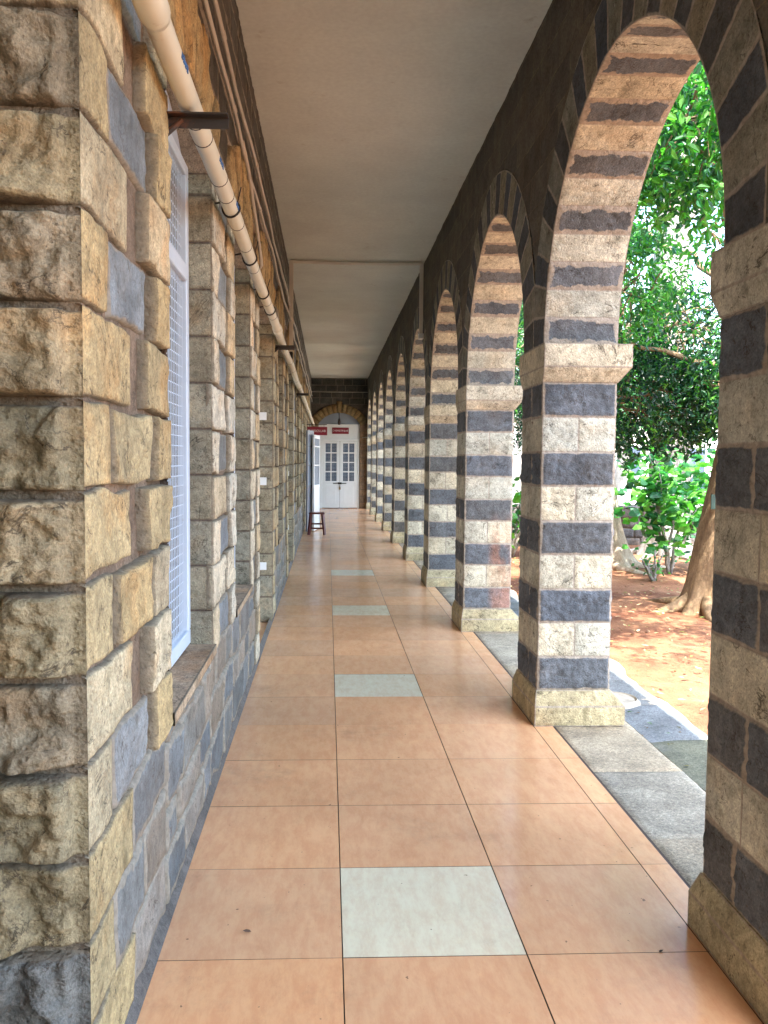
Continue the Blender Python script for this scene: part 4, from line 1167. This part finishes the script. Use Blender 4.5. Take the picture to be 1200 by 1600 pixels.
shrub((3.35, 15.2, GZ), 1.4, 200, .14, 'leafy bush glimpsed between the brightly lit pillar and the rust-stained one', 5, G_MID, .6)

# fallen leaves on the soil and a few on the paving
mb = MB(); g = np.random.default_rng(2)
n = 1500
X = 2.35 + g.gamma(2.0, 1.1, n); Y = g.uniform(3.5, 15, n); Z = np.full(n, GZ + .045) + g.uniform(0, .02, n)
leaves(mb, np.stack([X, Y, Z], 1), .075, [(.35, .22, .11), (.22, .10, .05), (.45, .36, .2), (.16, .08, .04), (.2, .26, .06)], droop=0, seed=4)
X = g.uniform(1.9, 2.3, 70); Y = g.uniform(4.2, 9, 70); leaves(mb, np.stack([X, Y, np.full(70, -.07)], 1), .05, [(.1, .09, .03), (.08, .2, .04), (.2, .13, .07)], droop=0, seed=5)
for V in mb.v:
    for r0 in range(0, len(V), 6):
        c = V[r0].copy(); V[r0:r0 + 6, 2] = c[2] + (V[r0:r0 + 6, 2] - c[2]) * .22
tag(mb.build('fallen_leaves', M['litter']), 'dry brown and yellow leaves scattered over the red soil', 'leaf litter', kind='stuff')
# small debris on the tiles
for (x, y, lab, c) in ((.99, 3.45, 'tiny brown leaf scrap on the tiles near the shaded pillar, right of the pale tile', 0), (-.28, 2.78, 'tiny brown stain-like leaf scrap on the nearest left tile', 1), (1.09, 2.62, 'dry curled leaf on the floor beside the nearest pillar base', 0)):
    m_ = MB(); leaves(m_, np.array([[x, y, .006]]), .03, [(.1, .06, .04)], droop=0, seed=int(y * 100)); m_.v[0][:, 2] = .004 + (m_.v[0][:, 2] - m_.v[0][:, 2].min()) * .3
    tag(m_.build('leaf_scrap', M['litter'], origin=(x, y, .005)), lab, 'leaf')

# ------------------------------------------------------------------ garden wall, background
gw = MB(); x = 3.0
zt = .62
xs0 = 3.0
rows = 4
for q in range(rows):
    z = GZ + q * .2; x = xs0 + random.uniform(-.2, 0)
    while x < 15:
        w2 = random.uniform(.25, .55)
        patch(gw, plane((x, 17.3, z), (1, -.0, 0), (0, 0, 1), (0, -1, 0)), w2 - .01, .19, .05, tint(random.choice([(.13, .12, .11), (.19, .17, .15), (.10, .10, .10)]), .2), prot=.02, amp=.03, style='rock', warp=.012)
        x += w2
gw.box(3.0, 15, 17.3, 17.6, GZ - .1, GZ + .79, (.14, .12, .1))
for q in range(26):
    x = 3 + q * .46; gw.box(x, x + .44, 17.26, 17.64, GZ + .792, GZ + .86 + random.uniform(-.02, .03), tint((.16, .15, .14), .2), bev=.02)
tag(gw.build('garden_wall', M['wallstone'], origin=(9, 17.4, GZ)), 'low dark rubble stone wall behind the shrubs in the garden', 'wall')
# pale building beyond
bb = empty('pale_building', (13, 38, GZ), 'pale plastered building far beyond the garden wall', 'building')
b = MB(); b.box(6, 26, 38, 44, GZ - .1, 4.2); b.build('wall', M['plaster'], bb)
b = MB(); b.box(5.7, 26.3, 37.6, 44.4, 4.2, 4.4); b.build('roof', M['concrete'], bb)
for q in range(6):
    b = MB(); x = 7.2 + q * 3; b.box(x, x + 1.1, 37.96, 38.0, .9, 2.3, bev=.01); w_ = b.build('window', M['whiteframe'], bb)
    b = MB(); b.box(x + .08, x + 1.02, 37.94, 37.958, .98, 2.22); b.build('pane', M['glass'], w_)
# parked car
cr = empty('parked_car', (9.6, 23.5, GZ), 'white parked car with blue-tinted windows behind the garden wall', 'car')
def profile(mb, prof, y0, y1, inset=0, mi=0):
    n = len(prof); V = [(x, y0 + (inset if z > .85 else 0), z + GZ) for x, z in prof] + [(x, y1 - (inset if z > .85 else 0), z + GZ) for x, z in prof]
    F = [tuple(range(n))[::-1], tuple(range(n, 2 * n))] + [(i, (i + 1) % n, (i + 1) % n + n, i + n) for i in range(n)]
    mb.add(V, F, mi=mi)
b = MB(); profile(b, [(7.5, .35), (7.45, .7), (7.7, .88), (8.4, .95), (9.0, 1.38), (9.3, 1.48), (10.4, 1.48), (10.8, 1.36), (11.3, 1.0), (11.6, .92), (11.65, .4), (11.2, .25), (7.9, .25)], 22.7, 24.3, .12)
b.build('body', M['carwhite'], cr)
b = MB(); profile(b, [(8.62, .98), (9.08, 1.33), (9.32, 1.41), (9.85, 1.42), (9.85, .98)], 22.78, 24.22); b.build('side_window', M['glass'], cr)
b = MB(); profile(b, [(9.93, .98), (9.93, 1.42), (10.36, 1.41), (10.7, 1.3), (11.1, .99)], 22.78, 24.22); b.build('side_window', M['glass'], cr)
for xw in (8.3, 10.8):
    for (ya, yb) in ((22.68, 22.88), (24.12, 24.32)):
        b = MB(); b.tube([(xw, ya, GZ + .31), (xw, yb, GZ + .31)], .31, n=24, smooth=False); wh = b.build('wheel', M['rubber'], cr)
        b = MB(); b.tube([(xw, ya - .01 if ya < 23 else yb - .01, GZ + .31), (xw, ya + .01 if ya < 23 else yb + .01, GZ + .31)], .18, n=18, smooth=False); b.build('rim', M['whiteframe'], wh)
for yy_ in (22.85, 24.0):
    b = MB(); b.box(7.44, 7.5, yy_, yy_ + .22, GZ + .6, GZ + .74, bev=.01); b.build('headlight', M['glass'], cr)
# forecourt
b = MB(); b.box(4, 40, 19, 37.5, GZ - .02, GZ + .06); tag(b.build('forecourt', M['concrete']), kind='structure')
# small dark-green plate on the tan trunk
b = MB(); b.box(4.38, 4.62, 9.46, 9.475, 1.07, 1.24, bev=.003); pb = tag(b.build('tree_plate', simple('dark_green_plate', (.008, .035, .022), .6), origin=(4.5, 9.47, 1.15)), 'small dark green plate fixed to the tan tree trunk', 'plate')

# ------------------------------------------------------------------ light, world, camera
SUN_EL, SUN_AZ = 60, -88     # azimuth of the sun measured from +X toward +Y
d = Vector((math.cos(R(SUN_EL)) * math.cos(R(SUN_AZ)), math.cos(R(SUN_EL)) * math.sin(R(SUN_AZ)), math.sin(R(SUN_EL))))
sl = bpy.data.lights.new('sun', 'SUN'); sl.energy = 2.4; sl.angle = R(.5); sl.color = (1, .95, .87)
so = bpy.data.objects.new('sun', sl); col_main.objects.link(so); so.rotation_euler = d.to_track_quat('Z', 'Y').to_euler()
w = bpy.data.worlds.new('World'); scn.world = w; w.use_nodes = True; nt = w.node_tree
sky = nt.nodes.new('ShaderNodeTexSky'); sky.sky_type = 'NISHITA'; sky.sun_disc = False
sky.sun_elevation = R(SUN_EL); sky.sun_rotation = math.atan2(d.x, d.y); sky.air_density = 1.0; sky.dust_density = 2.5; sky.ozone_density = 1.0
bg = nt.nodes['Background']; nt.links.new(sky.outputs[0], bg.inputs[0]); bg.inputs[1].default_value = .15

F_ = 1318.4
cam = bpy.data.cameras.new('camera'); co = bpy.data.objects.new('camera', cam); col_main.objects.link(co); scn.camera = co
cam.sensor_fit = 'VERTICAL'; cam.sensor_height = 24; cam.lens = 24 * F_ / 1600; cam.clip_start = .05; cam.clip_end = 2000
yaw, pitch, roll = .0413, .0616, .0077
f = Vector((math.sin(yaw) * math.cos(pitch), math.cos(yaw) * math.cos(pitch), -math.sin(pitch)))
rt = f.cross(Vector((0, 0, 1))).normalized(); up = rt.cross(f)
r2 = rt * math.cos(roll) + up * math.sin(roll); u2 = up * math.cos(roll) - rt * math.sin(roll)
mt = Matrix((r2, u2, -f)).transposed().to_4x4(); mt.translation = (0, 0, 1.602); co.matrix_world = mt
cam.shift_x = 33.8 / 1600; cam.shift_y = 0
scn.view_settings.view_transform = 'Standard'; scn.view_settings.look = 'None'; scn.view_settings.gamma = 1
scn.view_settings.exposure = 3.4
scn.render.engine = 'CYCLES'
cy = scn.cycles; cy.use_denoising = True; cy.max_bounces = 8; cy.diffuse_bounces = 5; cy.glossy_bounces = 3; cy.transmission_bounces = 4; cy.caustics_reflective = False; cy.caustics_refractive = False
try: cy.denoiser = 'OPENIMAGEDENOISE'
except Exception: pass
for o in list(bpy.data.objects):
    if '_org' in o: del o['_org']
